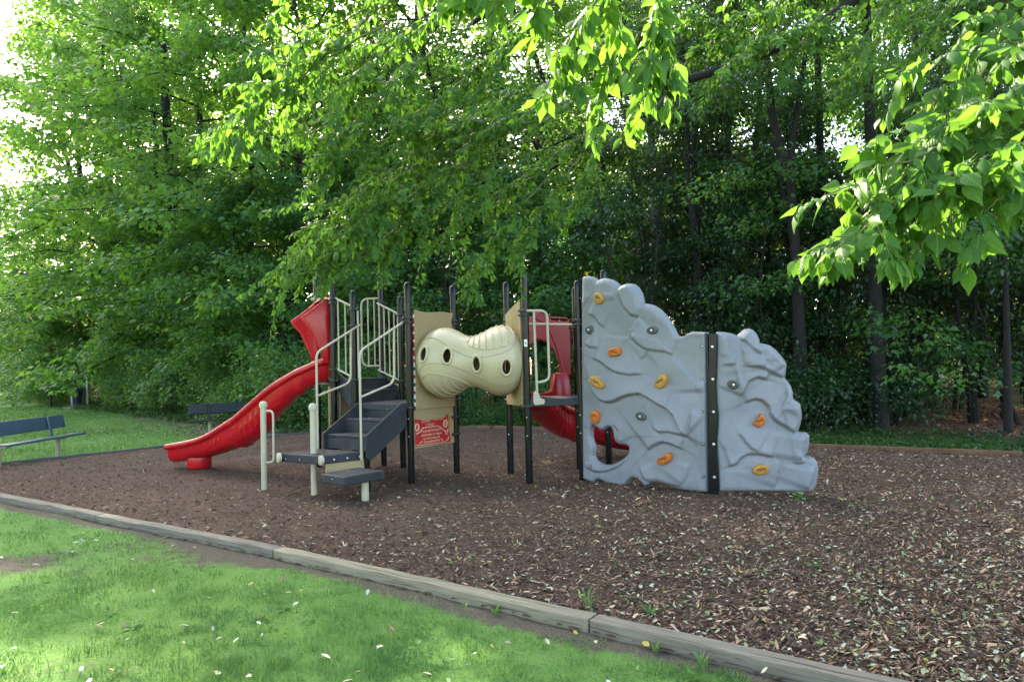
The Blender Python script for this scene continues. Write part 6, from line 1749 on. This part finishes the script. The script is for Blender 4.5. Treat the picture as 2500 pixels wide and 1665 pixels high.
# near tree behind the viewer: the spray at the top centre
limE = [(-3.2, -.6, 4.6), (-1.6, .8, 4.7), (-0.33, 2.50, 3.93), (0.13, 2.60, 3.69), (0.70, 2.90, 3.65)]
shoots = [
    sh([(0.57, 2.75, 3.62), (0.12, 2.60, 3.35), (-0.18, 2.50, 3.08)], 12, .108, 3, .005),
    sh([(0.24, 2.50, 3.47), (0.05, 2.40, 3.18), (-0.06, 2.35, 2.97)], 10, .108, 2, .005),
    sh([(0.30, 2.50, 3.47), (0.17, 2.40, 3.18), (0.10, 2.40, 2.96)], 10, .108, 2, .005),
    sh([(0.64, 2.80, 3.58), (0.44, 2.65, 3.27), (0.32, 2.60, 3.05)], 10, .108, 2, .005),
    sh([(0.70, 2.90, 3.65), (0.69, 3.00, 3.25), (0.60, 3.00, 2.89)], 13, .104, 4, .006),
    sh([(0.70, 3.00, 3.36), (0.67, 3.00, 3.14), (0.74, 3.00, 2.84)], 10, .104, 2, .004),
    sh([(0.68, 3.00, 3.25), (0.49, 3.00, 3.07), (0.36, 2.90, 2.69)], 11, .104, 2, .004),
    sh([(0.62, 3.00, 3.29), (0.36, 3.00, 3.12), (0.13, 2.90, 2.87)], 11, .104, 3, .004),
    sh([(0.45, 2.70, 3.30), (0.32, 2.80, 3.15), (0.23, 2.80, 2.98)], 9, .104, 2, .004),
    sh([(0.09, 2.60, 3.55), (-0.17, 2.60, 3.36), (-0.35, 2.60, 3.20)], 9, .108, 2, .004),
]
overhanging('near tree with a drooping spray of large leaves at the top centre', (-3.2, -.6, 0), [(-3.2, -.6, -.3), (-3.2, -.6, 2), (-3.2, -.6, 4.6), (-3.3, -.7, 8), (-3.4, -.8, 11)], .15,
            [(limE, .05, .009)], shoots, 303, 300)

# ---- weeds and tufts
def tuft(x, y, n, H, label, group=None, name='grass_tuft', z=.0):
    o_ = V3((x, y, z)); V, Q, T = [], [], []
    r = np.random.default_rng(int(abs(x * 100 + y * 37)))
    for i in range(n):
        az = r.uniform(0, 6.28); h = H * r.uniform(.5, 1.1); le = r.uniform(.3, 1.1) * h; w_ = r.uniform(.002, .0045)
        b = np.array([math.cos(az + 1.2) * r.uniform(0, .025), math.sin(az + 1.2) * r.uniform(0, .025), 0]); dv = np.array([math.cos(az), math.sin(az), 0]); s = np.array([-dv[1], dv[0], 0]) * w_
        k = len(V)
        for f, ww in ((0, 1), (.4, .9), (.75, .6)):
            c = b + dv * le * f ** 1.8 + np.array([0, 0, h * f * (1 - .25 * f)]); V += [c - s * ww, c + s * ww]
        V.append(b + dv * le + np.array([0, 0, h * .72]))
        Q += [(k, k + 1, k + 3, k + 2), (k + 2, k + 3, k + 5, k + 4)]; T.append((k + 4, k + 5, k + 6))
    me = npmesh(name, V, T, M['grass'], quads=Q, attrs={'tint': (r.uniform(.3, 1, len(V)), 'POINT')})
    o = link(name, me); o.location = o_; tag(o, label, 'grass tuft', group); return o
tuft(*(0.49, 4.82), 26, .17, 'tuft of pale broad grass growing on the mulch side of the bottom timber', None, 'grass_tuft', .03)
tuft(*(0.89, 4.64), 40, .12, 'fine green grass tuft beside the bottom timber, right of the pale tuft', None, 'grass_tuft', .03)
tuft(*(-0.16, 4.84), 26, .08, 'small grass tuft on the bare soil below the middle of the timber edging', None)
tuft(*(1.04, 3.94), 22, .11, 'wispy grass tuft against the brown timber face near the bottom', None)
tuft(*(-2.68, 6.69), 18, .06, 'tiny grass tuft under the second timber joint')
tuft(*(0.81, 4.17), 18, .10, 'thin grass blades in the bare soil beside the bottom timber')
def weed(x, y, n, L, label, z=.01, mat='leaf_part', up=.35, wide=1.1):
    o = empty('broadleaf_weed', (x, y, z)); tag(o, label, 'weed', 'broad-leaved weeds')
    r = np.random.default_rng(int(abs(x * 100 + y * 53)))
    for i in range(n):
        az = i * 2.4 + r.normal(0, .3); u_ = r.uniform(.1, up * 2)
        d = np.array([math.cos(az), math.sin(az), u_]); l = L * r.uniform(.7, 1.15)
        Mx = leaf_frame(np.array([math.cos(az), math.sin(az), .3]) * .012, d, np.array([0, 0, 1.0]), l, r.normal(0, .2)); Mx[:3, 0] *= wide
        lf = link('leaf', LM[int(r.integers(0, 6))], o); lf.matrix_local = Matrix([list(q) for q in Mx])
    return o
weed(*(-2.66, 4.74), 6, .085, 'low broad-leaved weed in the grass at lower left')
weed(*(-1.80, 4.84), 5, .075, 'broad-leaved weed in the middle of the lower lawn')
weed(*(-1.72, 5.03), 4, .065, 'yellow-green weed leaf standing in the grass, right of centre of the lawn')
weed(*(0.96, 3.78), 11, .075, 'rounded clump of broad green leaves at the bottom edge')
weed(*(-1.46, 4.77), 5, .065, 'blue-green weed in the grass left of the sunlit patch')
weed(*(-2.97, 5.03), 4, .06, 'small shiny weed in the left part of the lawn')
weed(*(3.49, 8.36), 9, .13, 'green leafy seedling at the right foot of the climbing wall', .03, 'leaf_part', .5)
weed(*(2.36, 4.78), 5, .075, 'green seedling lying in the mulch at lower right', .04)
weed(*(2.42, 5.65), 4, .08, 'small green leaf cluster in the mulch below the climbing wall', .04)
